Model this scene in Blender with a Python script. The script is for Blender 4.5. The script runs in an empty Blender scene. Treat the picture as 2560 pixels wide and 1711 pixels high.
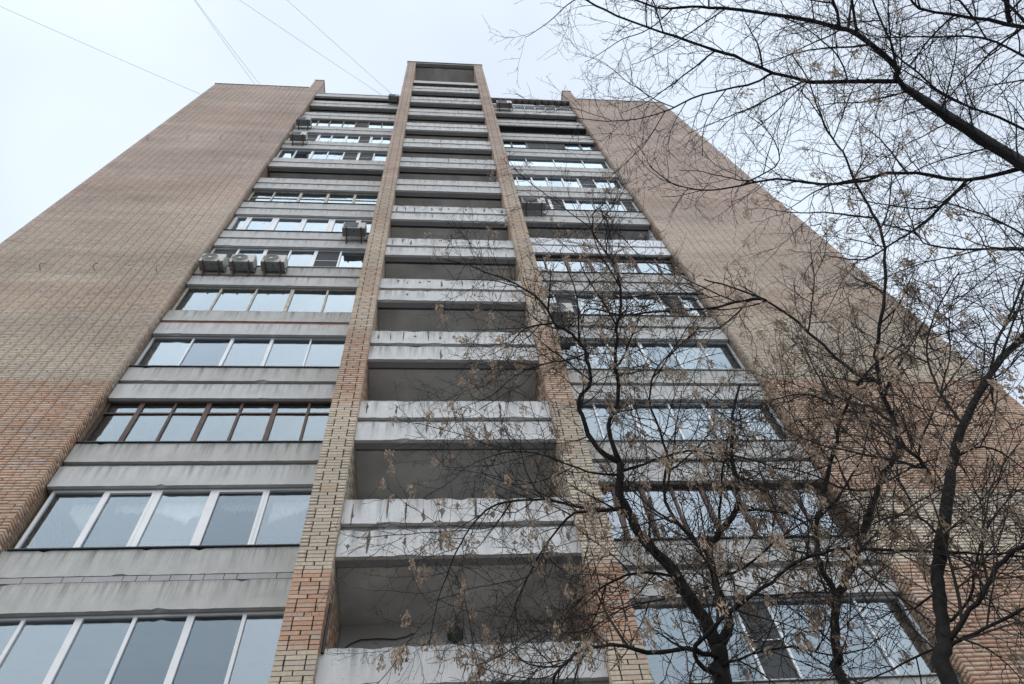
import bpy, math, random
import numpy as np
from mathutils import Vector, Matrix, Quaternion

# ------------------------------------------------------------------ camera, sky, sun, exposure
scene = bpy.context.scene
col = scene.collection
CAM = Vector((-0.379, -8.016, 1.6))
YAW, PITCH, ROLL = math.radians(11.625), math.radians(60.176), math.radians(-9.559)
fw = Vector((math.sin(YAW) * math.cos(PITCH), math.cos(YAW) * math.cos(PITCH), math.sin(PITCH)))
rt = Vector((math.cos(YAW), -math.sin(YAW), 0))
up = rt.cross(fw)
r2 = rt * math.cos(ROLL) + up * math.sin(ROLL)
u2 = -rt * math.sin(ROLL) + up * math.cos(ROLL)
cam_d = bpy.data.cameras.new('camera')
cam_d.sensor_width = 36.0
cam_d.lens = 1880.8 / 2560 * 36
cam_d.clip_start = 0.05
cam_d.clip_end = 3000
cam = bpy.data.objects.new('camera', cam_d)
col.objects.link(cam)
cam.matrix_world = Matrix(((r2.x, u2.x, -fw.x, CAM.x), (r2.y, u2.y, -fw.y, CAM.y), (r2.z, u2.z, -fw.z, CAM.z), (0, 0, 0, 1)))
scene.camera = cam

SUN_EL, SUN_AZ = math.radians(62), math.radians(182)      # azimuth clockwise from +y
world = bpy.data.worlds.new('World')
scene.world = world
world.use_nodes = True
nt = world.node_tree
nt.nodes.clear()
N = nt.nodes.new
out = N('ShaderNodeOutputWorld')
bg = N('ShaderNodeBackground')
sky = N('ShaderNodeTexSky')
sky.sky_type = 'NISHITA'
sky.sun_disc = False
sky.sun_elevation = SUN_EL
sky.sun_rotation = SUN_AZ
sky.air_density = 1.0
sky.dust_density = 3.0
sky.ozone_density = 1.0
tc = N('ShaderNodeTexCoord')
noi = N('ShaderNodeTexNoise')
noi.inputs['Scale'].default_value = 2.0
noi.inputs['Detail'].default_value = 3.0
noi.inputs['Roughness'].default_value = 0.45
ramp = N('ShaderNodeMapRange')
ramp.inputs['From Min'].default_value = 0.3
ramp.inputs['From Max'].default_value = 0.7
ramp.inputs['To Min'].default_value = 0.62
ramp.inputs['To Max'].default_value = 1.0
mix = N('ShaderNodeMix')
mix.data_type = 'RGBA'
mix.inputs['B'].default_value = (8.6, 9.6, 10.8, 1)       # the cloud sheet
nt.links.new(tc.outputs['Generated'], noi.inputs['Vector'])
nt.links.new(noi.outputs['Fac'], ramp.inputs['Value'])
nt.links.new(ramp.outputs['Result'], mix.inputs['Factor'])
nt.links.new(sky.outputs['Color'], mix.inputs['A'])
nt.links.new(mix.outputs['Result'], bg.inputs['Color'])
bg.inputs['Strength'].default_value = 0.1
nt.links.new(bg.outputs['Background'], out.inputs['Surface'])

sun_d = bpy.data.lights.new('sun', 'SUN')
sun_d.energy = 1.5
sun_d.angle = math.radians(100)
sun_d.color = (1.0, 0.97, 0.93)
sun = bpy.data.objects.new('sun', sun_d)
col.objects.link(sun)
sdir = Vector((math.sin(SUN_AZ) * math.cos(SUN_EL), math.cos(SUN_AZ) * math.cos(SUN_EL), math.sin(SUN_EL)))
sun.rotation_euler = sdir.to_track_quat('Z', 'Y').to_euler()
sun.location = (0, -30, 60)

scene.view_settings.view_transform = 'Standard'
scene.view_settings.look = 'None'
scene.view_settings.exposure = 0.2
scene.view_settings.gamma = 1.0
scene.view_settings.use_curve_mapping = False
scene.render.engine = 'CYCLES'

rng = random.Random(7)
nrng = np.random.RandomState(11)

# ------------------------------------------------------------------ materials
def new_mat(name):
    m = bpy.data.materials.new(name)
    m.use_nodes = True
    t = m.node_tree
    for n in list(t.nodes):
        if n.type not in ('OUTPUT_MATERIAL', 'BSDF_PRINCIPLED'):
            t.nodes.remove(n)
    b = next(n for n in t.nodes if n.type == 'BSDF_PRINCIPLED')
    return m, t, b

def plain(name, c, rough=0.7, metal=0.0, var=0.0, vscale=6.0, bump=0.0):
    m, t, b = new_mat(name)
    b.inputs['Base Color'].default_value = (*c, 1)
    b.inputs['Roughness'].default_value = rough
    b.inputs['Metallic'].default_value = metal
    if var > 0 or bump > 0:
        g = t.nodes.new('ShaderNodeNewGeometry')
        n = t.nodes.new('ShaderNodeTexNoise')
        n.inputs['Scale'].default_value = vscale
        n.inputs['Detail'].default_value = 6
        t.links.new(g.outputs['Position'], n.inputs['Vector'])
        mr = t.nodes.new('ShaderNodeMapRange')
        mr.inputs['From Min'].default_value = 0.3
        mr.inputs['From Max'].default_value = 0.7
        mr.inputs['To Min'].default_value = 1 - var
        mr.inputs['To Max'].default_value = 1 + var * 0.4
        t.links.new(n.outputs['Fac'], mr.inputs['Value'])
        mx = t.nodes.new('ShaderNodeMix')
        mx.data_type = 'RGBA'
        mx.blend_type = 'MULTIPLY'
        mx.inputs['Factor'].default_value = 1
        mx.inputs['A'].default_value = (*c, 1)
        t.links.new(mr.outputs['Result'], mx.inputs['B'])
        t.links.new(mx.outputs['Result'], b.inputs['Base Color'])
        if bump:
            bp = t.nodes.new('ShaderNodeBump')
            bp.inputs['Strength'].default_value = bump
            bp.inputs['Distance'].default_value = 0.01
            t.links.new(n.outputs['Fac'], bp.inputs['Height'])
            t.links.new(bp.outputs['Normal'], b.inputs['Normal'])
    return m

def concrete(name, light, dark, streak=1.0, seed=0.0, pits=True, drips=0.0):
    """cast concrete: run-off streaks, cloudy staining, air holes"""
    m, t, b = new_mat(name)
    nd, lk = t.nodes.new, t.links.new
    g = nd('ShaderNodeNewGeometry')
    mp = nd('ShaderNodeMapping')
    mp.inputs['Scale'].default_value = (4.6, 1.0, 0.9)
    mp.inputs['Location'].default_value = (seed, seed * 2, seed)
    lk(g.outputs['Position'], mp.inputs['Vector'])
    n1 = nd('ShaderNodeTexNoise')
    n1.inputs['Scale'].default_value = 1.0
    n1.inputs['Detail'].default_value = 7
    n1.inputs['Roughness'].default_value = 0.65
    lk(mp.outputs['Vector'], n1.inputs['Vector'])
    n2 = nd('ShaderNodeTexNoise')
    n2.inputs['Scale'].default_value = 2.6
    n2.inputs['Detail'].default_value = 6
    lk(g.outputs['Position'], n2.inputs['Vector'])
    r1 = nd('ShaderNodeMapRange')
    r1.inputs['From Min'].default_value = 0.36
    r1.inputs['From Max'].default_value = 0.68
    r1.inputs['To Max'].default_value = 0.75 * streak
    lk(n1.outputs['Fac'], r1.inputs['Value'])
    r2_ = nd('ShaderNodeMapRange')
    r2_.inputs['From Min'].default_value = 0.42
    r2_.inputs['From Max'].default_value = 0.75
    r2_.inputs['To Max'].default_value = 0.5
    lk(n2.outputs['Fac'], r2_.inputs['Value'])
    mxm = nd('ShaderNodeMath')
    mxm.operation = 'MAXIMUM'
    lk(r1.outputs['Result'], mxm.inputs[0])
    lk(r2_.outputs['Result'], mxm.inputs[1])
    c1 = nd('ShaderNodeMix')
    c1.data_type = 'RGBA'
    c1.inputs['A'].default_value = (*light, 1)
    c1.inputs['B'].default_value = (*dark, 1)
    lk(mxm.outputs['Value'], c1.inputs['Factor'])
    last = c1.outputs['Result']
    n3 = nd('ShaderNodeTexNoise')
    n3.inputs['Scale'].default_value = 38
    n3.inputs['Detail'].default_value = 4
    lk(g.outputs['Position'], n3.inputs['Vector'])
    if pits:
        r3 = nd('ShaderNodeMapRange')
        r3.inputs['From Min'].default_value = 0.64
        r3.inputs['From Max'].default_value = 0.70
        r3.inputs['To Max'].default_value = 0.6
        lk(n3.outputs['Fac'], r3.inputs['Value'])
        c2 = nd('ShaderNodeMix')
        c2.data_type = 'RGBA'
        c2.inputs['B'].default_value = (dark[0] * 0.4, dark[1] * 0.4, dark[2] * 0.4, 1)
        lk(last, c2.inputs['A'])
        lk(r3.outputs['Result'], c2.inputs['Factor'])
        last = c2.outputs['Result']
    if drips > 0:
        # run-off from the top edge of each cast band (bands repeat every storey)
        def mth(op, a, b=None):
            q = nd('ShaderNodeMath'); q.operation = op
            for i_, v_ in enumerate((a, b)):
                if v_ is None: continue
                if isinstance(v_, (int, float)): q.inputs[i_].default_value = v_
                else: lk(v_, q.inputs[i_])
            return q.outputs['Value']
        def rng_(val, a, b_, c=0.0, d=1.0):
            q = nd('ShaderNodeMapRange')
            for nm, v_ in (('From Min', a), ('From Max', b_), ('To Min', c), ('To Max', d)): q.inputs[nm].default_value = v_
            lk(val, q.inputs['Value'])
            return q.outputs['Result']
        sp = nd('ShaderNodeSeparateXYZ')
        lk(g.outputs['Position'], sp.inputs['Vector'])
        fr = mth('FRACT', mth('DIVIDE', mth('SUBTRACT', sp.outputs['Z'], 8.137), 2.8))
        up_ = rng_(fr, .80, 1.0)
        lo_ = mth('MULTIPLY', rng_(fr, .555, .756), mth('LESS_THAN', fr, .757))
        fade = mth('POWER', mth('MAXIMUM', up_, lo_), 1.3)
        mp2 = nd('ShaderNodeMapping')
        mp2.inputs['Scale'].default_value = (9.0, 2.0, 0.45)
        mp2.inputs['Location'].default_value = (seed * 3, 0, seed)
        lk(g.outputs['Position'], mp2.inputs['Vector'])
        n4 = nd('ShaderNodeTexNoise')
        n4.inputs['Scale'].default_value = 1.0
        n4.inputs['Detail'].default_value = 8
        n4.inputs['Roughness'].default_value = 0.7
        lk(mp2.outputs['Vector'], n4.inputs['Vector'])
        st = mth('MULTIPLY', mth('MULTIPLY', rng_(n4.outputs['Fac'], .46, .64), fade), drips)
        edge = mth('MULTIPLY', rng_(mth('MAXIMUM', up_, lo_), .86, 1.0), rng_(n3.outputs['Fac'], .35, .6, .2, .8))
        c3 = nd('ShaderNodeMix')
        c3.data_type = 'RGBA'
        c3.inputs['B'].default_value = (dark[0] * 0.42, dark[1] * 0.40, dark[2] * 0.37, 1)
        lk(last, c3.inputs['A'])
        lk(mth('MAXIMUM', st, mth('MULTIPLY', edge, drips * .8)), c3.inputs['Factor'])
        last = c3.outputs['Result']
    lk(last, b.inputs['Base Color'])
    b.inputs['Roughness'].default_value = 0.9
    b.inputs['Specular IOR Level'].default_value = 0.2
    bp = nd('ShaderNodeBump')
    bp.inputs['Strength'].default_value = 0.35
    bp.inputs['Distance'].default_value = 0.006
    lk(n3.outputs['Fac'], bp.inputs['Height'])
    lk(bp.outputs['Normal'], b.inputs['Normal'])
    return m

def brick_mat(name, source):
    m, t, b = new_mat(name)
    nd, lk = t.nodes.new, t.links.new
    if source == 'object':
        a = nd('ShaderNodeObjectInfo')
    else:
        a = nd('ShaderNodeAttribute')
        a.attribute_name = 'tint'
    g = nd('ShaderNodeNewGeometry')
    n = nd('ShaderNodeTexNoise')
    n.inputs['Scale'].default_value = 22
    n.inputs['Detail'].default_value = 5
    lk(g.outputs['Position'], n.inputs['Vector'])
    big = nd('ShaderNodeTexNoise')
    big.inputs['Scale'].default_value = 0.35
    big.inputs['Detail'].default_value = 5
    lk(g.outputs['Position'], big.inputs['Vector'])
    mr = nd('ShaderNodeMapRange')
    mr.inputs['From Min'].default_value = 0.25
    mr.inputs['From Max'].default_value = 0.75
    mr.inputs['To Min'].default_value = 0.78
    mr.inputs['To Max'].default_value = 1.12
    lk(n.outputs['Fac'], mr.inputs['Value'])
    mb_ = nd('ShaderNodeMapRange')
    mb_.inputs['From Min'].default_value = 0.35
    mb_.inputs['From Max'].default_value = 0.65
    mb_.inputs['To Min'].default_value = 0.86
    mb_.inputs['To Max'].default_value = 1.06
    lk(big.outputs['Fac'], mb_.inputs['Value'])
    mu = nd('ShaderNodeMath')
    mu.operation = 'MULTIPLY'
    lk(mr.outputs['Result'], mu.inputs[0])
    lk(mb_.outputs['Result'], mu.inputs[1])
    mx = nd('ShaderNodeMix')
    mx.data_type = 'RGBA'
    mx.blend_type = 'MULTIPLY'
    mx.inputs['Factor'].default_value = 1
    lk(a.outputs['Color'], mx.inputs['A'])
    lk(mu.outputs['Value'], mx.inputs['B'])
    lk(mx.outputs['Result'], b.inputs['Base Color'])
    b.inputs['Roughness'].default_value = 0.85
    b.inputs['Specular IOR Level'].default_value = 0.25
    bp = nd('ShaderNodeBump')
    bp.inputs['Strength'].default_value = 0.25
    bp.inputs['Distance'].default_value = 0.004
    lk(n.outputs['Fac'], bp.inputs['Height'])
    lk(bp.outputs['Normal'], b.inputs['Normal'])
    return m

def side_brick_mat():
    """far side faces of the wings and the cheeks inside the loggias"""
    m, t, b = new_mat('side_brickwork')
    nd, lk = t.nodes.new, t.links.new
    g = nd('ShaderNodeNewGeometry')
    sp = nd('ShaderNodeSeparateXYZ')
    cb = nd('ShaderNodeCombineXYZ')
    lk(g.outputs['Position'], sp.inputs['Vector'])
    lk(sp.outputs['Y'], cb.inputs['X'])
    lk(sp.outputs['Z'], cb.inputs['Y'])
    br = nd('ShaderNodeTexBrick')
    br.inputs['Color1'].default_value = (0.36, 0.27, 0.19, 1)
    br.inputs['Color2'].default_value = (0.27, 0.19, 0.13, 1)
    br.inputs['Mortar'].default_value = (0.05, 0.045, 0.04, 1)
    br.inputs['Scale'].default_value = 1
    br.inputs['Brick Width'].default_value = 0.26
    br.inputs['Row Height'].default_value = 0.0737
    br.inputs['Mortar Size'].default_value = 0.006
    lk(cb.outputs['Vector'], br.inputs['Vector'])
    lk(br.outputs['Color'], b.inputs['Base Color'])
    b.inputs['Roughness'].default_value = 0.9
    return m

def glass_mat(name, tint, ior, rough=0.0, trans=0.8):
    m, t, b = new_mat(name)
    t.nodes.remove(b)
    nd, lk = t.nodes.new, t.links.new
    o = next(n for n in t.nodes if n.type == 'OUTPUT_MATERIAL')
    lw = nd('ShaderNodeLayerWeight')
    lw.inputs['Blend'].default_value = 0.5
    pw = nd('ShaderNodeMath'); pw.operation = 'POWER'; pw.inputs[1].default_value = 3.2
    lk(lw.outputs['Facing'], pw.inputs[0])
    fr = nd('ShaderNodeMapRange')
    fr.inputs['To Min'].default_value = ior
    fr.inputs['To Max'].default_value = 1.0
    lk(pw.outputs['Value'], fr.inputs['Value'])
    g = nd('ShaderNodeNewGeometry')
    n = nd('ShaderNodeTexNoise')
    n.inputs['Scale'].default_value = 0.8
    n.inputs['Detail'].default_value = 0
    lk(g.outputs['Position'], n.inputs['Vector'])
    bp = nd('ShaderNodeBump')
    bp.inputs['Strength'].default_value = 0.02
    bp.inputs['Distance'].default_value = 0.02
    lk(n.outputs['Fac'], bp.inputs['Height'])
    gl = nd('ShaderNodeBsdfGlossy')
    gl.inputs['Color'].default_value = (*tint, 1)
    gl.inputs['Roughness'].default_value = rough
    tr = nd('ShaderNodeBsdfTransparent')
    tr.inputs['Color'].default_value = (trans, trans, trans, 1)
    mx = nd('ShaderNodeMixShader')
    lk(fr.outputs['Result'], mx.inputs['Fac'])
    lk(tr.outputs['BSDF'], mx.inputs[1])
    lk(gl.outputs['BSDF'], mx.inputs[2])
    lk(mx.outputs['Shader'], o.inputs['Surface'])
    return m

M = {}
M['brick'] = brick_mat('facing_brick', 'attr')
M['brick_single'] = brick_mat('facing_brick_single', 'object')
M['mortar'] = plain('dark_mortar', (0.035, 0.031, 0.028), 0.95, var=0.3)
M['side_brick'] = side_brick_mat()
M['conc'] = concrete('balcony_concrete', (0.575, 0.575, 0.565), (0.33, 0.33, 0.325), 0.45, drips=.75)
M['conc_b'] = concrete('balcony_concrete_stained', (0.51, 0.505, 0.485), (0.29, 0.285, 0.27), 0.55, 4.3, drips=.8)
M['conc_l'] = concrete('balcony_concrete_limewashed', (0.64, 0.645, 0.64), (0.36, 0.355, 0.345), 0.4, 9.1, drips=.9)
M['conc_white'] = concrete('balcony_painted_white', (0.80, 0.83, 0.88), (0.62, 0.65, 0.70), 0.4, 2.2, False)
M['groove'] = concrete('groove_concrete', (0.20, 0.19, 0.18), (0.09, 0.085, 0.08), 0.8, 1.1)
M['block'] = concrete('infill_block', (0.42, 0.41, 0.42), (0.26, 0.25, 0.25), 0.5, 6.6)
M['red_fill'] = plain('red_brick_infill', (0.30, 0.09, 0.05), 0.9, var=0.5, vscale=9)
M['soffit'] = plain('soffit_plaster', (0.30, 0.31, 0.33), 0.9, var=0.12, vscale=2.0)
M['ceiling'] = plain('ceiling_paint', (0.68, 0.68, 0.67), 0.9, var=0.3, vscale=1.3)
M['backwall'] = plain('loggia_wall_paint', (0.56, 0.555, 0.54), 0.9, var=0.15, vscale=1.3)
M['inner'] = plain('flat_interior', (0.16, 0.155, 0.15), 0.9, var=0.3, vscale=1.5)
M['attic'] = concrete('attic_wall', (0.30, 0.31, 0.30), (0.16, 0.165, 0.16), 0.5, 5.0)
M['pvc'] = plain('white_pvc', (0.78, 0.79, 0.80), 0.4, var=0.08, vscale=3)
M['alu'] = plain('painted_aluminium', (0.66, 0.68, 0.70), 0.4, 0.2, var=0.12, vscale=3)
M['cream'] = plain('old_cream_paint', (0.52, 0.48, 0.40), 0.7, var=0.35, vscale=9)
M['brown'] = plain('brown_stained_wood', (0.085, 0.042, 0.028), 0.6, var=0.4, vscale=8)
M['tan'] = plain('weathered_wood', (0.30, 0.22, 0.16), 0.8, var=0.4, vscale=8)
M['green'] = plain('dark_green_paint', (0.03, 0.055, 0.05), 0.6, var=0.3)
M['flash_dark'] = plain('dark_flashing', (0.035, 0.045, 0.05), 0.5, 0.3, var=0.3)
M['flash_grey'] = plain('zinc_flashing', (0.34, 0.37, 0.37), 0.45, 0.4, var=0.2, vscale=2)
M['glass'] = glass_mat('double_glazing', (0.73, 0.88, 1.0), 0.125, 0.008)
M['glass_old'] = glass_mat('old_single_glazing', (0.72, 0.87, 0.98), 0.125, 0.012)
M['glass_1'] = glass_mat('double_glazing_b', (0.70, 0.86, 1.0), 0.10, 0.008, 0.7)
M['glass_2'] = glass_mat('double_glazing_c', (0.76, 0.90, 1.0), 0.15, 0.012, 0.85)
M['glass_coated'] = glass_mat('coated_glazing', (0.76, 0.88, 1.0), 0.17, 0.02)
M['net'] = plain('insect_net', (0.06, 0.065, 0.07), 0.9)
M['dark_panel'] = plain('dark_board_and_shade', (0.04, 0.042, 0.045), 0.8, var=0.4)  # also colours the sheets that imitate shade in an open recess
M['ac_white'] = plain('enamelled_casing', (0.50, 0.49, 0.46), 0.5, var=0.2, vscale=5)
M['ac_grey'] = plain('galvanised_base', (0.22, 0.24, 0.25), 0.5, 0.3, var=0.25, vscale=7)
M['ac_dark'] = plain('fan_grille', (0.05, 0.05, 0.045), 0.6)
M['rust'] = plain('rusty_steel', (0.20, 0.12, 0.075), 0.85, 0.1, var=0.5, vscale=14)
M['black'] = plain('black_rubber', (0.012, 0.012, 0.013), 0.6)
M['cable'] = plain('grey_cable', (0.26, 0.29, 0.31), 0.6)
M['spall'] = plain('broken_concrete', (0.17, 0.155, 0.135), 0.95, var=0.6, vscale=45, bump=0.6)
M['bark'] = plain('wet_bark', (0.018, 0.015, 0.0135), 0.95, var=0.7, vscale=22, bump=1.0)
M['bark_d'] = plain('dark_bark', (0.010, 0.009, 0.010), 0.95, var=0.5, vscale=18, bump=1.0)
M['twig'] = plain('maple_twig', (0.034, 0.025, 0.020), 0.85, var=0.4, vscale=3)
M['twig_d'] = plain('linden_twig', (0.014, 0.013, 0.016), 0.85)
M['seed'] = plain('dry_samara', (0.37, 0.272, 0.19), 0.85, var=0.55, vscale=13)
M['lamp'] = plain('lamp_housing', (0.025, 0.03, 0.028), 0.4)
M['lamp_glass'] = plain('lamp_glass', (0.10, 0.13, 0.11), 0.15)
M['blue'] = plain('pale_blue_plastic', (0.42, 0.80, 0.95), 0.4)
M['curtain'] = plain('white_curtain', (0.85, 0.85, 0.82), 0.9, var=0.1)
M['asphalt'] = plain('yard_asphalt', (0.17, 0.165, 0.16), 0.95, var=0.25, vscale=0.8)
M['soil'] = plain('bare_soil', (0.07, 0.055, 0.04), 1.0, var=0.5, vscale=2.0, bump=0.8)

# ------------------------------------------------------------------ mesh helpers
class MB:
    def __init__(s):
        s.v = []
        s.f = []
    def box(s, x0, x1, y0, y1, z0, z1):
        n = len(s.v)
        s.v += [(x0, y0, z0), (x1, y0, z0), (x1, y1, z0), (x0, y1, z0), (x0, y0, z1), (x1, y0, z1), (x1, y1, z1), (x0, y1, z1)]
        s.f += [(n, n + 3, n + 2, n + 1), (n + 4, n + 5, n + 6, n + 7), (n, n + 1, n + 5, n + 4), (n + 1, n + 2, n + 6, n + 5), (n + 2, n + 3, n + 7, n + 6), (n + 3, n, n + 4, n + 7)]
        return s
    def tube(s, pts, radii, sides=6, cap=True):
        pts = [Vector(p[:3]) for p in pts]
        n0 = len(s.v)
        ref = None
        for i, p in enumerate(pts):
            a = pts[max(i - 1, 0)]
            b = pts[min(i + 1, len(pts) - 1)]
            t = (b - a)
            if t.length < 1e-7:
                t = Vector((0, 0, 1))
            t.normalize()
            if ref is None:
                ref = t.orthogonal().normalized()
            else:
                ref = (ref - t * ref.dot(t))
                if ref.length < 1e-6:
                    ref = t.orthogonal()
                ref.normalize()
            bi = t.cross(ref)
            r = radii[i]
            for k in range(sides):
                an = 2 * math.pi * k / sides
                s.v.append(tuple(p + ref * (r * math.cos(an)) + bi * (r * math.sin(an))))
        for i in range(len(pts) - 1):
            for k in range(sides):
                k2 = (k + 1) % sides
                a = n0 + i * sides
                s.f.append((a + k, a + k2, a + sides + k2, a + sides + k))
        if cap:
            s.f.append(tuple(n0 + k for k in range(sides))[::-1])
            e = n0 + (len(pts) - 1) * sides
            s.f.append(tuple(e + k for k in range(sides)))
        return s
    def mesh(s, name, mat, smooth=False):
        me = bpy.data.meshes.new(name)
        me.from_pydata(s.v, [], s.f)
        me.materials.append(mat)
        if smooth:
            me.polygons.foreach_set('use_smooth', [True] * len(me.polygons))
        me.update()
        return me
    def build(s, name, mat, parent=None, smooth=False):
        return link(name, s.mesh(name, mat, smooth), parent)

def link(name, me, parent=None):
    o = bpy.data.objects.new(name, me)
    col.objects.link(o)
    if parent is not None:
        o.parent = parent
        if parent.type == 'EMPTY':
            o.location = -parent.location
    return o

def empty(name, loc=(0, 0, 0)):
    o = bpy.data.objects.new(name, None)
    o.location = loc
    o.empty_display_size = 0.3
    col.objects.link(o)
    return o

def tag(o, label=None, cat=None, group=None, kind=None):
    if label: o['label'] = label
    if cat: o['category'] = cat
    if group: o['group'] = group
    if kind: o['kind'] = kind
    return o

def bx(name, mat, parent, *a):
    return MB().box(*a).build(name, mat, parent)

# ------------------------------------------------------------------ dimensions (metres, measured from the building's own modules)
XP0, XP1 = 1.801, 2.311           # piers, inner and outer face (mirrored)
XW = 7.168                        # inner edge of the wings
XE = 12.865                       # outer edge of the wings
YW = 0.876                        # wing front
YS = 1.104                        # side balcony fronts
YC = 0.116                        # central balcony fronts
ST = 2.8
Z0 = 8.136
def T(k): return Z0 + ST * k      # top of balcony parapet k
ZW = 46.757                       # wing top
ZT = 51.55                        # central tower top
CH = ST / 38                      # brick course

# ------------------------------------------------------------------ ground
g = MB()
g.v = [(-600, -600, 0), (600, -600, 0), (600, 600, 0), (-600, 600, 0)]
g.f = [(0, 1, 2, 3)]
tag(g.build('ground', M['asphalt']), kind='structure')
g = MB()
nb = 40
for i in range(nb + 1):
    x = -14 + 28 * i / nb
    g.v += [(x, -6.6 + 0.12 * math.sin(i * 1.3), 0.004), (x, -6.3, 0.05 + 0.02 * math.sin(i)), (x, 0.9, 0.06 + 0.02 * math.cos(i * 1.7))]
for i in range(nb):
    for j in range(2):
        a = i * 3 + j
        g.f.append((a, a + 3, a + 4, a + 1))
tag(g.build('planting_bed', M['soil']), kind='structure')

# ------------------------------------------------------------------ the building
tower = empty('apartment_tower', (0, 3, 0))
tag(tower, 'tall brick apartment tower with stacked concrete balconies and a projecting central bay', 'building')

# --- brickwork: every brick is a block standing proud of the dark joints
B = []                            # x0,x1,y0,y1,z0,z1, r,g,b
CREAM = np.array((0.56, 0.485, 0.385)); ORANGE = np.array((0.475, 0.285, 0.195)); TAN = np.array((0.57, 0.462, 0.40)); GREY = np.array((0.41, 0.385, 0.36))
def orange_amount(z, where):
    bands = {'pier': [(8.15, 9.15, 0.95), (13.6, 16.2, 0.75), (18.2, 19.6, 0.5), (22.3, 24.0, 0.4), (28, 31, 0.35), (36, 40, .3)],
             'left': [(11.0, 15.4, 0.78), (18.8, 20.2, 0.3), (27, 30, 0.2), (38, 41, 0.25)],
             'right': [(6.0, 9.9, 0.8), (12.0, 15.6, 0.75), (19, 20.5, 0.3), (28, 30, 0.2)]}[where]
    v = 0.22 if (where == 'pier' and z > 13) else 0.08
    for a, b, s in bands:
        if a - 0.25 < z < b + 0.25:
            v = max(v, s * min(1, (z - a + 0.25) / 0.16, (b + 0.25 - z) / 0.16))
    return v
BATCH = nrng.uniform(.86, 1.10, (200, 40))
def batch(x, z):
    """pallets of bricks differ a little: long low patches of tone"""
    u, v = (x + 20) / 2.4, z / .42
    i, j = int(v), int(u)
    fu, fv = u - j, v - i
    fu = fu * fu * (3 - 2 * fu)
    return (BATCH[i, j] * (1 - fu) + BATCH[i, j + 1] * fu) * (1 - fv) + (BATCH[i + 1, j] * (1 - fu) + BATCH[i + 1, j + 1] * fu) * fv
def tint(x, z, where):
    o = orange_amount(z, where)
    h = min(1, max(0, (z - (15.5 if where != 'pier' else 22)) / 14))
    base = CREAM * (1 - h) + TAN * h
    u = rng.random()
    f = max(0, min(1, o * rng.uniform(.55, 1.25)))
    c = base * (1 - f) + ORANGE * f
    if u < 0.10: c = c * .55 + GREY * .45
    elif u > 0.965: c = c * .6 + ORANGE * .4
    return c * rng.uniform(.93, 1.07) * batch(x, z)
def brick(x0, x1, y0, y1, z0, where):
    j = lambda a: (rng.random() - 0.5) * a
    if rng.random() < 0.004: j2 = 0.006
    else: j2 = 0.0
    c = tint(x0, z0, where)
    B.append((x0 + j(.004), x1 + j(.004), y0 + j(.004) + j2, y1, z0 + 0.0055 + j(.003), z0 + CH - 0.0055 + j(.003), c[0], c[1], c[2]))

def corner_band(xin, sgn, z, r, y, where):
    """half a metre of corner bonding; xin is the arris next to the opening, sgn points away from it"""
    if r == 0: cuts = [(0, .247, .12), (.263, .51, .12)]
    else: cuts = [(0, .117, .215), (.133, .377, .12), (.393, .51, .12)]
    for a, b, dp in cuts:
        xa, xb = sorted((xin + sgn * a, xin + sgn * b))
        brick(xa, xb, y, y + dp, z, where)
    if r == 0:
        xa, xb = sorted((xin, xin + sgn * .115))
        brick(xa, xb, y + .13, y + .225, z, where)

nc = int(ZT / CH)
for i in range(nc):
    z = i * CH
    r = i % 4
    for s in (-1, 1):
        # pier face: two stretchers, or half-stretcher-half
        xin = s * XP0
        cuts = [(0, .246), (.264, .51)] if r == 0 else [(0, .116), (.134, .376), (.394, .51)]
        for n_, (a, b) in enumerate(cuts):
            xa, xb = sorted((xin + s * a, xin + s * b))
            dp = .12 if (r == 0 or n_ == 1) else .25
            brick(xa, xb, -.001, dp, z, 'pier')
        # pier returns
        for face in (XP0, XP1):
            xa, xb = (face, face + .1) if face == XP0 else (face - .1, face)
            if s < 0: xa, xb = -xb, -xa
            y = .13 if r == 0 else .26
            while y < (1.05 if face == XP1 else 1.58):
                brick(xa, xb, y, min(y + .25, 1.62), z, 'pier')
                y += .26
    # wings
    if z + CH <= ZW + 2.2:
        for s in (-1, 1):
            where = 'left' if s < 0 else 'right'
            corner_band(s * XW, s, z, r, YW, where)
            if z + CH <= ZW:
                nU = 20
                w = (XE - XW - .52) / nU
                for k in range(nU):
                    a = XW + .52 + k * w
                    parts = [(a, a + w - .022)] if r else [(a, a + w / 2 - .022), (a + w / 2, a + w - .022)]
                    for p0, p1 in parts:
                        xa, xb = sorted((s * p0, s * p1))
                        brick(xa, xb, YW, YW + .1, z, where)
            else:
                y = YW + .235
                while y < 1.7:
                    xa, xb = sorted((s * XW, s * (XW + .1)))
                    brick(xa, xb, y, y + .22, z, where)
                    y += .23
B = np.array(B)

def project(x, y, z):
    d = np.stack([x - CAM.x, y - CAM.y, z - CAM.z], -1)
    zc = d @ np.array(fw)
    px = 1280 + 1880.8 * (d @ np.array(r2)) / zc
    py = 855.5 - 1880.8 * (d @ np.array(u2)) / zc
    return px, py, zc
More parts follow.
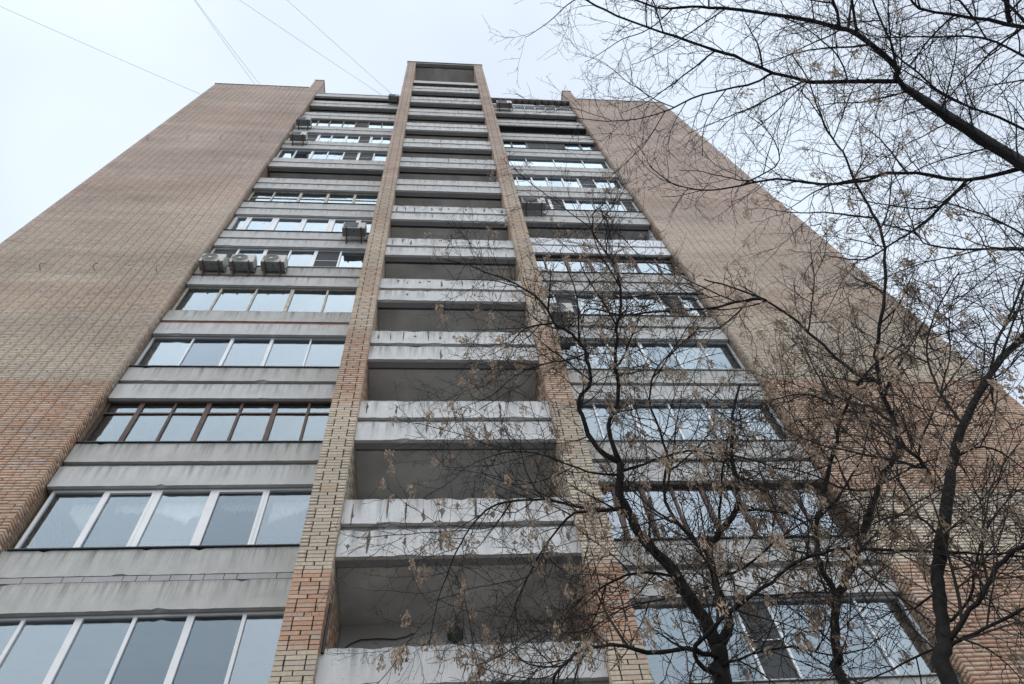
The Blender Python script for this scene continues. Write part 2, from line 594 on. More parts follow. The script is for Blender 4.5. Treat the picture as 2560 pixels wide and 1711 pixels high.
# the three hundred bricks that show largest stand as parts of their own
cx_, cz_ = (B[:, 0] + B[:, 1]) / 2, (B[:, 4] + B[:, 5]) / 2
px, py, zc = project(cx_, B[:, 2], cz_)
dist = np.sqrt((cx_ - CAM.x) ** 2 + (B[:, 2] - CAM.y) ** 2 + (cz_ - CAM.z) ** 2)
area = (B[:, 1] - B[:, 0]) * (-(B[:, 2] - CAM.y)) / -dist ** 3
face_front = (B[:, 2] < 0.02) | ((B[:, 2] > YW - .02) & (B[:, 2] < YW + .02))
vis = (zc > 0) & (px > 10) & (px < 2550) & (py > 0) & (py < 1700) & face_front & (cx_ < 6)
score = np.where(vis, area, -1)
order = np.argsort(-score)
single = set(order[:300].tolist())
mask = np.ones(len(B), bool)
mask[list(single)] = False

def brick_mesh(arr, name, mat):
    n = len(arr)
    x0, x1, y0, y1, z0, z1 = [arr[:, i] for i in range(6)]
    v = np.stack([np.stack(c, -1) for c in ((x0, y0, z0), (x1, y0, z0), (x1, y1, z0), (x0, y1, z0), (x0, y0, z1), (x1, y0, z1), (x1, y1, z1), (x0, y1, z1))], 1).reshape(-1, 3)
    q = np.array([(0, 3, 2, 1), (4, 5, 6, 7), (0, 1, 5, 4), (1, 2, 6, 5), (2, 3, 7, 6), (3, 0, 4, 7)])
    f = (np.arange(n)[:, None, None] * 8 + q[None]).reshape(-1, 4)
    me = bpy.data.meshes.new(name)
    me.vertices.add(len(v)); me.vertices.foreach_set('co', v.ravel())
    me.loops.add(f.size); me.loops.foreach_set('vertex_index', f.ravel().astype(np.int32))
    me.polygons.add(len(f))
    me.polygons.foreach_set('loop_start', np.arange(0, f.size, 4, dtype=np.int32))
    me.polygons.foreach_set('loop_total', np.full(len(f), 4, dtype=np.int32))
    at = me.attributes.new('tint', 'FLOAT_COLOR', 'FACE')
    c = np.concatenate([arr[:, 6:9], np.ones((n, 1))], 1)
    at.data.foreach_set('color', np.repeat(c, 6, 0).ravel().astype(np.float32))
    me.materials.append(mat)
    me.update(calc_edges=True)
    return me

def core(name, x0, x1, y0, y1, z0, z1):
    """wall behind the bricks: raked dark joints in front, brickwork on the flanks"""
    o = MB().box(x0, x1, y0, y1, z0, z1).build(name, M['mortar'], tower)
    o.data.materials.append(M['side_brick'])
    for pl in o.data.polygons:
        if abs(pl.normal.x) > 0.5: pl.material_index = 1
    return o
RC = 0.02
walls = {}
walls['left'] = core('wing_wall', -XE + .004, -XW - RC, YW + RC, 9.0, 0, ZW - .02)
walls['right'] = core('wing_wall', XW + RC, XE - .004, YW + RC, 9.0, 0, ZW - .02)
for s in (-1, 1):
    xa, xb = sorted((s * (XP0 + RC), s * (XP1 - RC)))
    walls['pier%d' % s] = core('pier', xa, xb, RC, 2.6, 0, ZT - .02)
    xa, xb = sorted((s * (XW + RC), s * (XW + .5)))
    core('wing_wall_upstand', xa, xb, YW + RC, 1.72, ZW - .01, ZW + 2.19)
def owner(row):
    x = (row[0] + row[1]) / 2
    if abs(x) < 3: return walls['pier%d' % (1 if x > 0 else -1)]
    return walls['left' if x < 0 else 'right']
rest = B[mask]
bx_mid = (rest[:, 0] + rest[:, 1]) / 2
for key, sel in (('left', bx_mid < -3), ('pier-1', (bx_mid > -3) & (bx_mid < 0)), ('pier1', (bx_mid > 0) & (bx_mid < 3)), ('right', bx_mid > 3)):
    o = link('brickwork', brick_mesh(rest[sel], 'brickwork', M['brick']), walls[key])
    o['kind'] = 'stuff'
shared = {}
for i in sorted(single):
    r_ = B[i]
    L = round(r_[1] - r_[0], 2)
    D = round(r_[3] - r_[2], 2)
    if (L, D) not in shared:
        shared[(L, D)] = MB().box(-L / 2 + .001, L / 2 - .001, 0, D, -.031, .031).mesh('brick', M['brick_single'])
    o = link('brick', shared[(L, D)], owner(r_))
    o.location += Vector(((r_[0] + r_[1]) / 2, r_[2], (r_[4] + r_[5]) / 2)) - (Vector((0, 0, 0)))
    o.color = (r_[6], r_[7], r_[8], 1)

# capping strips
for s in (-1, 1):
    xa, xb = sorted((s * (XW + .53), s * (XE + .03)))
    bx('coping', M['flash_grey'], tower, xa, xb, YW - .03, YW + .4, ZW + .002, ZW + .05)
    xa, xb = sorted((s * (XW - .03), s * (XW + .54)))
    bx('coping', M['flash_grey'], tower, xa, xb, YW - .03, 1.78, ZW + 2.215, ZW + 2.255)
bx('coping', M['flash_grey'], tower, -XP1 - .04, XP1 + .04, -.04, 2.7, ZT + .01, ZT + .05)

# main body behind the loggias
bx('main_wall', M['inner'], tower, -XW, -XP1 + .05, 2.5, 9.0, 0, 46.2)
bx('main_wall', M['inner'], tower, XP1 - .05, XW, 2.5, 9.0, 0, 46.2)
bx('main_wall', M['backwall'], tower, -XP0 - .005, XP0 + .005, 1.66, 2.55, 0, 46.0)
bx('attic_wall', M['attic'], tower, -XP0 - .005, XP0 + .005, 1.66, 2.6, 46.02, ZT - .185)
bx('attic_fascia', M['attic'], tower, -XP0 + .003, XP0 - .003, .02, .2, ZT - .28, ZT + .005)
bx('attic_slab', M['ceiling'], tower, -XP0 + .003, XP0 - .003, .30, 2.6, ZT - .18, ZT + .003)
# first storeys below the balconies in view
for s, (xa, xb, y) in enumerate(((-XW, -XP1, YS + .03), (-XP0, XP0, YC + .03), (XP1, XW, YS + .03))):
    bx('ground_storey_wall', M['conc_b'], tower, xa + .003, xb - .003, y, y + .2, 0, T(0) - 1.3)

def rough_panel(x0, x1, y0, y1, z0, z1, mat, parent, rough=.006, chips=3):
    """a cast panel whose arrises are worn and chipped"""
    n = max(8, int((x1 - x0) / .09))
    m = MB()
    chip = [(rng.uniform(x0, x1), rng.uniform(.06, .2), rng.uniform(.015, .05), rng.random() < .55) for _ in range(chips)]
    for i in range(n + 1):
        x = x0 + (x1 - x0) * i / n
        dt = rng.uniform(-rough, rough * .4)
        db = rng.uniform(-rough * .4, rough)
        for cx, cw, cd, top in chip:
            if abs(x - cx) < cw:
                e = cd * (1 - abs(x - cx) / cw)
                if top: dt -= e
                else: db += e
        m.v += [(x, y0 + rng.uniform(-.0015, .0015), z0 + db), (x, y0 + rng.uniform(-.0015, .0015), z1 + dt), (x, y1, z1), (x, y1, z0)]
    for i in range(n):
        a = i * 4
        for k in range(4):
            k2 = (k + 1) % 4
            m.f.append((a + k, a + 4 + k, a + 4 + k2, a + k2))
    m.f.append((0, 1, 2, 3))
    e = n * 4
    m.f.append((e + 3, e + 2, e + 1, e))
    return m.build('panel', mat, parent)

def spall(parent, x, y, z, w, h):
    """broken-out cover over a bar: a ragged upright scar, seldom two alike"""
    m = MB()
    n = rng.randint(4, 8)
    side_l, side_r = [], []
    lean = rng.uniform(-.012, .012)
    for i in range(n):
        u = i / (n - 1)
        bell = rng.uniform(.25, 1.0) * (0.35 + math.sin(math.pi * min(1, u * rng.uniform(.8, 1.15))))
        zz = z - h + 2 * h * u + rng.uniform(-.2, .2) * h / n
        side_l.append((x + lean * u - w * bell * rng.uniform(.3, 1.0), zz))
        side_r.append((x + lean * u + w * bell * rng.uniform(.3, 1.0), zz + rng.uniform(-.15, .15) * h / n))
    ring = side_l + side_r[::-1]
    n = len(ring)
    m.v = [(a, y - .002, b) for a, b in ring] + [(a, y + .01, b) for a, b in ring]
    k = n // 2
    m.f = [(i, i + 1, n - 2 - i, n - 1 - i) for i in range(k - 1)]
    m.f += [(i, i + n, (i + 1) % n + n, (i + 1) % n) for i in range(n)]
    return m.build('spalled_patch', M['spall'], parent)
def rebar(parent, x, y, z0, z1):
    n = 4
    return MB().tube([(x + rng.uniform(-.004, .004), y - .004, z0 + (z1 - z0) * i / n) for i in range(n + 1)], [.005] * (n + 1), 5).build('rebar', M['rust'], parent)

UB, GR, LB = .555, .13, .555      # upper band, groove, lower band
def parapet(k, x0, x1, y, mats, fill=None, spalls=(0, 0), top_only=False, rgh=.006, ch=(2, 5)):
    t = T(k)
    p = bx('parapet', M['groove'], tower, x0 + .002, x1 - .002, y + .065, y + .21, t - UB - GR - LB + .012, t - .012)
    MB().box(x0 + .004, x1 - .004, y + .2105, y + .309, t - 1.06, t - 1.0).build('slot_light_stop', M['black'], p)  # added black plug that keeps daylight out of the open slot
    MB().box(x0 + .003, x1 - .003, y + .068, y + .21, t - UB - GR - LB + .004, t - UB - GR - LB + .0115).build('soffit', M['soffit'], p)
    a = rough_panel(x0 + .004, x1 - .004, y, y + .067, t - UB, t, mats[0], p, rgh, rng.randint(*ch))
    b = None
    if not top_only:
        b = rough_panel(x0 + .004, x1 - .004, y, y + .067, t - UB - GR - LB, t - UB - GR, mats[1], p, rgh, rng.randint(*ch))
    for pnl, n, zb in ((a, spalls[0], t - UB), (b, spalls[1], t - UB - GR - LB)):
        if not n or pnl is None: continue
        step = (x1 - x0 - .3) / 12
        for i in rng.sample(range(13), min(n, 13)):
            x = x0 + .15 + step * i + rng.uniform(-.02, .02)
            h = rng.uniform(.02, .09) if rng.random() < .55 else rng.uniform(.09, .22)
            zc = zb + rng.uniform(.1 + h * .4, .44 - h * .4)
            spall(pnl, x, y, zc, rng.uniform(.028, .062), h)
            if h > .06: rebar(pnl, x, y, zc - h * 1.1, zc + h * 1.1)
    if fill == 'blocks':
        x = x0 + .01
        while x < x1 - .1:
            w = min(rng.choice((.2, .3, .58, .58, .6)), x1 - .01 - x)
            m = MB().box(x, x + w - .012, y + .004, y + .064, t - UB - GR + .012, t - UB - .012)
            m.build('block', M['block'], p)
            x += w
    elif fill == 'red':
        x = x0 + .01
        while x < x1 - .1:
            w = min(.26, x1 - .01 - x)
            MB().box(x, x + w - .01, y + .012, y + .064, t - UB - GR + .012, t - UB - GR + .075).build('brick', M['red_fill'], p)
            x += w
    return p

# central stack
cs = {0: (0, 0), 1: (12, 9), 2: (6, 4), 3: (12, 1), 4: (12, 3), 5: (8, 0), 6: (13, 1), 7: (1, 0), 8: (5, 0), 9: (3, 1), 10: (4, 1), 11: (2, 1), 12: (1, 6), 13: (1, 0)}
for k in range(14):
    mats = (M['conc_l'], M['conc_l']) if k in (1, 2, 3, 4, 5, 6, 9, 10) else (M['conc'], M['conc'])
    parapet(k, -XP0, XP0, YC, mats, spalls=cs[k], rgh=.012 if k < 8 else .02, ch=(4, 9))
    t = T(k)
    bx('floor_slab', M['ceiling'], tower, -XP0 + .001, XP0 - .001, YC + .31, 1.655, t - 1.15, t - .99)
t = T(13)
p = bx('attic_sill', M['groove'], tower, -XP0 + .003, XP0 - .003, YC + .03, YC + .18, t + 1.0, t + 1.56)
rough_panel(-XP0 + .004, XP0 - .004, YC, YC + .032, t + .98, t + 1.58, M['conc'], p)
bx('floor_slab', M['ceiling'], tower, -XP0 + .001, XP0 - .001, YC + .31, 1.655, t + 1.06, t + 1.3)

# side stacks
for s in (-1, 1):
    x0, x1 = sorted((s * XP1, s * XW))
    for k in range(14):
        fill = None
        mats = (M['conc_b'], M['conc']) if k < 6 else (M['conc'], M['conc'])
        if s < 0 and k == 1: fill = 'blocks'; mats = (M['conc_b'], M['conc_b'])
        if s < 0 and k in (4, 9): fill = 'red'
        if s > 0 and k == 6: mats = (M['conc_white'], M['conc_white'])
        parapet(k, x0, x1, YS, mats, fill)
        t = T(k)
        bx('floor_slab', M['conc_white'] if (s > 0 and k == 6) else M['ceiling'], tower, x0 + .001, x1 - .001, YS + .31, 2.495, t - 1.15, t - .99)

# ------------------------------------------------------------------ loggia glazing
ST_ = {'pvc': ('pvc', .055, 'glass'), 'alu': ('alu', .04, 'glass'), 'cream': ('cream', .05, 'glass_old'), 'brown': ('brown', .05, 'glass_old'), 'tan': ('tan', .045, 'glass_old'), 'dark': ('flash_dark', .04, 'glass'), 'brown_coated': ('brown', .05, 'glass_coated')}
def window(side, k, mull, style, opened=(), transom=0, midrail=0, sill='flash_dark', thick=(), sash='alt', depth=.10, x0=None, x1=None, boards_or_shade=(), z1=None):
    mname, w, gname = ST_[style]
    mat, gm = M[mname], M[gname]
    xa, xb = sorted((side * XP1, side * XW))
    xa = xa + .006 if x0 is None else x0
    xb = xb - .006 if x1 is None else x1
    zb = T(k) + .004
    zt = (T(k + 1) - UB - GR - LB + .04) if z1 is None else z1
    y = YS + depth
    fr = MB()
    fr.box(xa, xb, y, y + .06, zb, zb + .055)
    fr.box(xa, xb, y, y + .06, zt - .075, zt)
    fr.box(xa, xa + w, y + .001, y + .059, zb + .055, zt - .075)
    fr.box(xb - w, xb, y + .001, y + .059, zb + .055, zt - .075)
    o = fr.build('window', mat, tower)
    zi, zj = zb + .056, zt - .076
    edges = [xa + w] 
    for i, m in enumerate(mull):
        ww = w * (1.9 if i in thick else 1.0)
        MB().box(m - ww / 2, m + ww / 2, y - .004, y + .058, zi, zj).build('mullion', mat, o)
        edges += [m - ww / 2, m + ww / 2]
    edges.append(xb - w)
    zm = zj - transom if transom else zj
    for i in range(len(edges) // 2):
        a, b = edges[2 * i] + .001, edges[2 * i + 1] - .001
        if b - a < .08: continue
        if transom:
            MB().box(a, b, y + .004, y + .054, zm - .045, zm).build('transom', mat, o)
            MB().box(a, b, y + .03, y + .036, zm, zj).build('pane', gm, o)
        ztop = zm - .046 if transom else zj
        if midrail:
            MB().box(a, b, y + .006, y + .05, zi + midrail, zi + midrail + .035).build('rail', mat, o)
        if i in boards_or_shade:
            MB().box(a, b, y + .02, y + .035, zi, ztop).build('board_or_shade', M['dark_panel'], o)
            continue
        if i in opened:
            n = MB().box(a, b, y + .028, y + .032, zi, ztop)
            n.build('insect_net', M['net'], o)
            MB().box(a, b, y + .012, y + .027, zi + (ztop - zi) * .5, zi + (ztop - zi) * .5 + .02).build('net_bar', mat, o)
            continue
        if (sash == 'alt' and i % 2) or sash == 'all':
            f = MB()
            e = .05 if style == 'pvc' else .032
            f.box(a, b, y - .012, y + .03, zi, zi + e)
            f.box(a, b, y - .012, y + .03, ztop - e, ztop)
            f.box(a, a + e, y - .011, y + .029, zi + e, ztop - e)
            f.box(b - e, b, y - .011, y + .029, zi + e, ztop - e)
            f.build('sash', mat, o)
        tilt = rng.uniform(-.006, .006)
        pn = MB()
        pn.v = [(a, y + .03 + tilt, zi), (b, y + .03 - tilt, zi), (b, y + .03 + tilt * .4, ztop), (a, y + .03 - tilt * .4, ztop),
                (a, y + .036 + tilt, zi), (b, y + .036 - tilt, zi), (b, y + .036 + tilt * .4, ztop), (a, y + .036 - tilt * .4, ztop)]
        pn.f = [(0, 1, 2, 3), (5, 4, 7, 6), (0, 4, 5, 1), (1, 5, 6, 2), (2, 6, 7, 3), (3, 7, 4, 0)]
        pn.build('pane', gm if gname != 'glass' else M[rng.choice(('glass', 'glass', 'glass_1', 'glass_2'))], o)
    if sill:
        MB().box(xa, xb, YS - .035, y + .0, T(k) + .006, T(k) + .026).build('sill', M[sill], o)
    return o

XL = -XW
W_L = {0: dict(mull=[-6.28, -5.51, -4.73, -3.94, -3.17], style='pvc', thick=(1, 3), sill='flash_grey', sash='none'),
       1: dict(mull=[-6.16, -5.26, -4.32, -3.37], style='pvc', thick=(1, 2), sill='flash_dark', x0=-7.08),
       2: dict(mull=[-6.46, -5.79, -5.11, -4.44, -3.74, -3.05], style='brown', thick=(0, 2, 4), transom=.34, sash='none'),
       3: dict(mull=[-6.2, -5.29, -4.35, -3.43], style='alu', thick=(1, 2), sash='none'),
       4: dict(mull=[-6.23, -5.29, -4.33, -3.38], style='cream', thick=(2,), sash='none', sill=None),
       5: dict(mull=[-6.4, -5.59, -4.85, -4.08, -3.33], style='pvc', opened=(0, 2, 4), thick=(1, 3), sash='none', sill='flash_grey'),
       6: dict(mull=[-6.67, -5.8, -4.86, -3.94, -3.05], style='pvc', thick=(1, 3), sash='all'),
       7: dict(mull=[-6.37, -5.41, -4.42, -3.44], style='cream', midrail=.8, thick=(1, 2, 3), sash='none', depth=.13),
       9: dict(mull=[-6.49, -5.79, -5.13, -4.45, -3.8, -3.15], style='pvc', opened=(4, 5), thick=(1, 4), sash='none', sill=None),
       10: dict(mull=[-5.89, -5.31, -4.64, -4.05, -3.49, -3.0], style='pvc', opened=(0, 4), thick=(0, 2, 4), sash='none', sill=None),
       11: dict(mull=[-6.31, -5.73, -5.08, -4.46, -3.83, -3.17], style='tan', opened=(4,), sash='none', sill=None)}
W_R = {0: dict(mull=[2.64, 4.35, 4.89, 6.36], style='alu', opened=(2,), thick=(), sash='none', sill='flash_grey'),
       1: dict(mull=[2.98, 3.51, 4.09, 4.68, 5.33, 5.89, 6.47], style='brown_coated', thick=(0, 1, 3, 5), sash='none'),
       2: dict(mull=[3.1, 3.93, 4.8, 5.6, 6.38], style='alu', thick=(1, 3), sash='none', sill='flash_grey'),
       3: dict(mull=[3.16, 3.94, 4.79, 5.59, 6.4], style='alu', thick=(2,), sash='none', sill='flash_grey'),
       4: dict(mull=[2.93, 3.58, 4.15, 4.85, 5.29, 6.0, 6.62], style='pvc', opened=(1, 6), thick=(2, 4), sash='none'),
       5: dict(mull=[2.98, 3.68, 4.41, 5.15, 5.87, 6.59], style='brown', thick=(1, 2, 4), transom=.28, sash='none'),
       7: dict(mull=[3.3, 3.87, 4.41, 4.96, 5.52, 6.12, 6.68], style='pvc', opened=(0, 1, 2, 7), thick=(1,), sash='none'),
       8: dict(mull=[2.87, 3.47, 4.11, 4.76, 5.42, 6.08, 6.69], style='alu', opened=(5,), thick=(1, 2, 3, 4), sash='none', sill=None),
       9: dict(mull=[3.52, 4.76, 6.07], style='alu', sash='none', sill=None),
       10: dict(mull=[3.07, 3.83, 4.74, 5.62, 6.39], style='dark', boards_or_shade=(2, 3), sash='alt', sill='flash_dark'),
       11: dict(mull=[3.3, 4.3, 5.3, 6.3], style='dark', boards_or_shade=(0, 1, 2, 3, 4), transom=.3, sash='none', depth=.3, sill='green'),  # open loggia: the dark sheets stand in for the shade of its recess
       13: dict(mull=[3.3, 3.9, 4.5, 5.1, 5.7, 6.3], style='pvc', boards_or_shade=(), sash='none', sill='flash_grey', z1=T(13) + 1.05)}
for k, a in W_L.items(): window(-1, k, **a)
for k, a in W_R.items(): window(1, k, **a)
# white lining inside the painted loggia
bx('cheek_board', M['conc_white'], tower, XW - .03, XW - .006, YS + .2, 2.49, T(6) - .98, T(7) - 1.16)

# roofs over the side stacks
p = bx('roof_slab', M['dark_panel'], tower, -XW + .002, -XP1 - .002, YS + .0, 2.6, T(13) + .62, T(13) + .74)
rough_panel(-XW + .004, -XP1 - .004, YS - .12, YS - .005, T(13) + .62, T(13) + 1.25, M['conc'], p, .01, 5)
bx('coping', M['flash_grey'], tower, -XW + .003, -XP1 - .003, YS - .15, 2.6, T(13) + 1.27, T(13) + 1.32)
bx('roof_beam', M['pvc'], tower, XP1 + .003, XW - .003, YS + .02, YS + .14, T(13) + 1.06, T(13) + 1.28)
rf = bx('roof_sheet', M['flash_grey'], tower, XP1 + .003, XW - .003, YS - .22, 2.6, T(13) + 1.62, T(13) + 1.66)
n = 26
for i in range(n):
    x = XP1 + .05 + (XW - XP1 - .1) * i / (n - 1)
    MB().box(x - .035, x + .035, YS - .18, 2.4, T(13) + 1.48, T(13) + 1.618).build('rafter', M['brown'] if i % 2 else M['tan'], rf)
bx('roof_board', M['brown'], tower, XP1 + .004, XW - .004, YS + .06, YS + .12, T(13) + 1.285, T(13) + 1.47)
# dark lambrequin over the balcony below the tiled ledge
bx('awning', M['dark_panel'], tower, XP1 + .004, XW - .004, YS - .03, YS + .3, T(12) - 1.5, T(12) - 1.255)
for i in range(6):
    x = XP1 + .6 + i * .75
    bx('ceiling_joint', M['groove'], tower, x, x + .02, YS + .25, 2.49, T(13) - 1.165, T(13) - 1.152)

# iron hooks in the wing wall
for x, z in ((-12.51, 34.41), (-10.97, 34.63), (-9.64, 34.82), (-7.99, 34.93), (-12.4, 21.1), (-10.96, 21.1), (-9.6, 21.14), (-7.97, 21.12)):
    MB().tube([(x, YW + .02, z), (x, YW - .16, z), (x + .04, YW - .2, z + .05), (x + .08, YW - .16, z + .12)], [.009] * 4, 5).build('wall_hook', M['rust'], tower)
MB().tube([(-1.76, .10, 8.05), (-1.755, .12, 8.85)], [.022, .022], 8).build('pipe', M['black'], tower)

# ------------------------------------------------------------------ air conditioners hung on the fronts
def disc(m, cx, cz, r0, r1, y, n=28):
    a0 = len(m.v)
    for i in range(n):
        a = 2 * math.pi * i / n
        m.v += [(cx + r0 * math.cos(a), y, cz + r0 * math.sin(a)), (cx + r1 * math.cos(a), y, cz + r1 * math.sin(a)), (cx + r1 * math.cos(a), y + .012, cz + r1 * math.sin(a)), (cx + r0 * math.cos(a), y + .012, cz + r0 * math.sin(a))]
    for i in range(n):
        b, c = a0 + i * 4, a0 + ((i + 1) % n) * 4
        for k in range(4):
            k2 = (k + 1) % 4
            m.f.append((b + k, c + k, c + k2, b + k2))

def air_conditioner(x0, w, z, label, grille='round', casing='ac_white', dy=0.0, h=.52):
    yb, yf = YS - .14 - dy, YS - .44 - dy
    root = empty('air_conditioner', (x0 + w / 2, YS, z))
    tag(root, label, 'air conditioner', 'air conditioners on the balcony fronts')
    c = MB()
    e = .018
    # casing with softened arrises
    prof = [(x0 + e, yf), (x0 + w - e, yf), (x0 + w, yf + e), (x0 + w, yb), (x0, yb), (x0, yf + e)]
    for zz, ins in ((z + .03, 0), (z + h - .012, 0), (z + h, .012)):
        for (x, y) in prof:
            c.v.append((x + (ins if x < x0 + w / 2 else -ins), y + (ins if y < (yb + yf) / 2 else -ins), zz))
    for r in range(2):
        for k in range(6):
            k2 = (k + 1) % 6
            c.f.append((r * 6 + k, r * 6 + k2, r * 6 + 6 + k2, r * 6 + 6 + k))
    c.f.append(tuple(range(12, 18)))
    c.f.append((5, 4, 3, 2, 1, 0))
    cas = c.build('casing', M[casing], root)
    MB().box(x0 + .006, x0 + w - .006, yf + .008, yb - .006, z, z + .031).build('base_tray', M['ac_grey'], root)
    for fx in (.15, .5, .8):
        MB().box(x0 + w * fx, x0 + w * fx + .03, yf + .08, yf + .12, z - .004, z + .002).build('drain_hole', M['black'], root)
    gx, gz, gr = x0 + w * .38, z + h * .53, min(w * .33, h * .42)
    if grille == 'round':
        m = MB(); disc(m, gx, gz, 0.0, gr, yf - .006); m.build('fan_grille', M['ac_dark'], root)
        m = MB()
        for q in range(1, 7): disc(m, gx, gz, gr * q / 6.6, gr * q / 6.6 + .005, yf - .012)
        disc(m, gx, gz, 0.0, gr * .22, yf - .014); disc(m, gx, gz, gr, gr + .012, yf - .014)
        m.build('grille_rings', M['ac_white'], root)
    else:
        MB().box(x0 + w * .06, x0 + w * .66, yf - .006, yf + .004, z + h * .14, z + h * .9).build('fan_grille', M['ac_dark'], root)
        m = MB()
        for q in range(12):
            zz = z + h * (.16 + .72 * q / 11)
            m.box(x0 + w * .06, x0 + w * .66, yf - .013, yf - .0065, zz, zz + .012)
        m.build('grille_bars', M['ac_grey'], root)
    for fx in (.16, .80):
        x = x0 + w * fx
        m = MB()
        m.box(x, x + .035, yf - .03, YS - .004, z - .036, z - .002)
        m.box(x + .001, x + .034, YS - .03, YS - .003, z - .24, z - .037)
        m.box(x + .001, x + .034, yf - .03, yf - .012, z - .001, z + .06)
        m.tube([(x + .017, yf + .06, z - .03), (x + .017, YS - .02, z - .21)], [.012, .012], 6)
        m.build('bracket', M['rust'], root)
    xr = x0 + w
    MB().tube([(xr - .02, yb - .06, z + .12), (xr + .05, yb - .06, z + .06), (xr + .06, yb, z - .04), (xr + .0, YS - .02, z - .02), (xr - .06, YS + .0, z + .2)], [.014] * 5, 6).build('pipe', M['black'], root)
    return root

air_conditioner(-7.02, .66, T(5) - .47, 'round grille air conditioner nearest the brick wing, leftmost of a row of three', dy=-.08)
air_conditioner(-6.20, .66, T(5) - .48, 'round grille air conditioner in the middle of a row of three', dy=-.08)
air_conditioner(-5.34, .66, T(5) - .45, 'round grille air conditioner at the right end of a row of three', dy=-.08)
air_conditioner(-3.36, .72, T(6) - .66, 'air conditioner on rusty brackets beside the left pier, one floor above the row of three', 'square')
air_conditioner(-6.87, .70, T(10) - .70, 'air conditioner on pale brackets, lower of two near the top of the left wing', 'square')
air_conditioner(-7.05, .66, T(11) - .74, 'air conditioner with a looping pipe, upper of two beside the left wing', 'square', 'ac_grey')
air_conditioner(-3.12, .58, T(13) - .2, 'small air conditioner under the roof edge at the left pier', 'square', 'ac_grey')
air_conditioner(2.62, .86, T(7) - .55, 'large boxy air conditioner with rusty brackets beside the right pier', 'square', h=.60)
air_conditioner(2.80, .84, T(13) - .72, 'air conditioner in front of the top windows right of the central bay', 'square', h=.62)
air_conditioner(2.50, .66, T(4) - .66, 'air conditioner half hidden by maple twigs beside the right pier', 'round')

# ------------------------------------------------------------------ lamp and lead in the lowest open loggia
lr = empty('wall_lamp', (-.04, 1.655, 9.5))
tag(lr, 'dark oval bulkhead lamp on the back wall of the lowest open balcony', 'lamp')
m = MB()
for j in range(7):
    a = j / 6 * math.pi / 2
    for i in range(16):
        b = 2 * math.pi * i / 16
        m.v.append((-.04 + .10 * math.cos(a) * math.cos(b), 1.625 - .13 * math.sin(a), 9.53 + .15 * math.cos(a) * math.sin(b)))
for j in range(6):
    for i in range(16):
        m.f.append((j * 16 + i, j * 16 + (i + 1) % 16, j * 16 + 16 + (i + 1) % 16, j * 16 + 16 + i))
m.build('lamp_globe', M['lamp_glass'], lr, True)
MB().tube([(-.04, 1.659, 9.53), (-.04, 1.60, 9.53)], [.13, .12], 16).build('base', M['lamp'], lr)
m = MB()
m.tube([(-.04, 1.60, 9.69), (-.04, 1.53, 9.66), (-.04, 1.49, 9.55), (-.04, 1.53, 9.42), (-.04, 1.60, 9.37)], [.008] * 5, 5)
m.build('guard', M['lamp'], lr)
lead = MB().tube([(-1.74, 1.63, 9.30), (-1.62, 1.63, 9.42), (-1.48, 1.63, 9.49), (-1.2, 1.63, 9.50), (-.95, 1.63, 9.48), (-.8, 1.63, 9.52), (-.68, 1.63, 9.58)], [.010] * 7, 6)
tag(lead.build('power_cable', M['black'], None, True), 'black cable looped along the back wall of the lowest open balcony', 'cable')

# blue dome behind the glass, curtains
m = MB()
cx, cy, cz, R = -2.93, 1.60, T(3) + .02, .34
for j in range(9):
    a = j / 8 * math.pi / 2
    for i in range(24):
        b = 2 * math.pi * i / 24
        m.v.append((cx + R * math.cos(a) * math.cos(b), cy + R * .8 * math.cos(a) * math.sin(b), cz + R * .8 * math.sin(a)))
for j in range(8):
    for i in range(24):
        m.f.append((j * 24 + i, j * 24 + (i + 1) % 24, j * 24 + 24 + (i + 1) % 24, j * 24 + 24 + i))
m.tube([(cx, cy, cz), (cx, cy, T(3) - .985)], [.05, .05], 10)
tag(m.build('blue_dome', M['blue'], None, True), 'pale blue dome-shaped object behind the right pane of the white framed left window', 'lamp')

def drape(x0, x1, y, ztop, drops, label, folds=9):
    m = MB()
    n = 40
    for i in range(n + 1):
        u = i / n
        x = x0 + (x1 - x0) * u
        d = np.interp(u, np.linspace(0, 1, len(drops)), drops)
        for j in range(5):
            m.v.append((x, y + .03 * math.sin(u * folds * 6.28) * (.4 + j / 5), ztop - d * j / 4))
    for i in range(n):
        for j in range(4):
            a = i * 5 + j
            m.f.append((a, a + 5, a + 6, a + 1))
    o = m.build('curtain', M['curtain'], None, True)
    so = o.modifiers.new('thick', 'SOLIDIFY'); so.thickness = .006
    return tag(o, label, 'curtain', 'curtains behind the second floor glazing')
zt = T(2) - 1.3
drape(-6.75, -6.15, YS + .35, zt, (.25, .5, .75, .3), 'short white curtain tied up behind the leftmost white framed panes')
drape(-6.0, -4.4, YS + .36, zt, (.22, .28, .25, .35, .55, .2), 'scalloped white valance behind the middle white framed panes')
drape(-4.2, -3.45, YS + .35, zt, (.2, .28, .24, .3), 'narrow white valance behind the fourth white framed pane')
drape(-3.3, -2.5, YS + .35, zt, (.6, .45, .3, .1), 'white curtain swept aside behind the pane next to the left pier')

zt = T(3) - 1.3
for n_, (xa, xb, dr) in enumerate(((3.95, 4.7, (1.2, 1.25, 1.1)), (4.85, 5.5, (.5, .8, 1.2)), (5.7, 6.3, (1.25, 1.2, 1.25)))):
    drape(xa, xb, YS + .34, zt, dr, ('left', 'middle', 'right')[n_] + ' one of three pale curtains behind thin white frames in the right stack', 5)['group'] = 'curtains in the right stack'
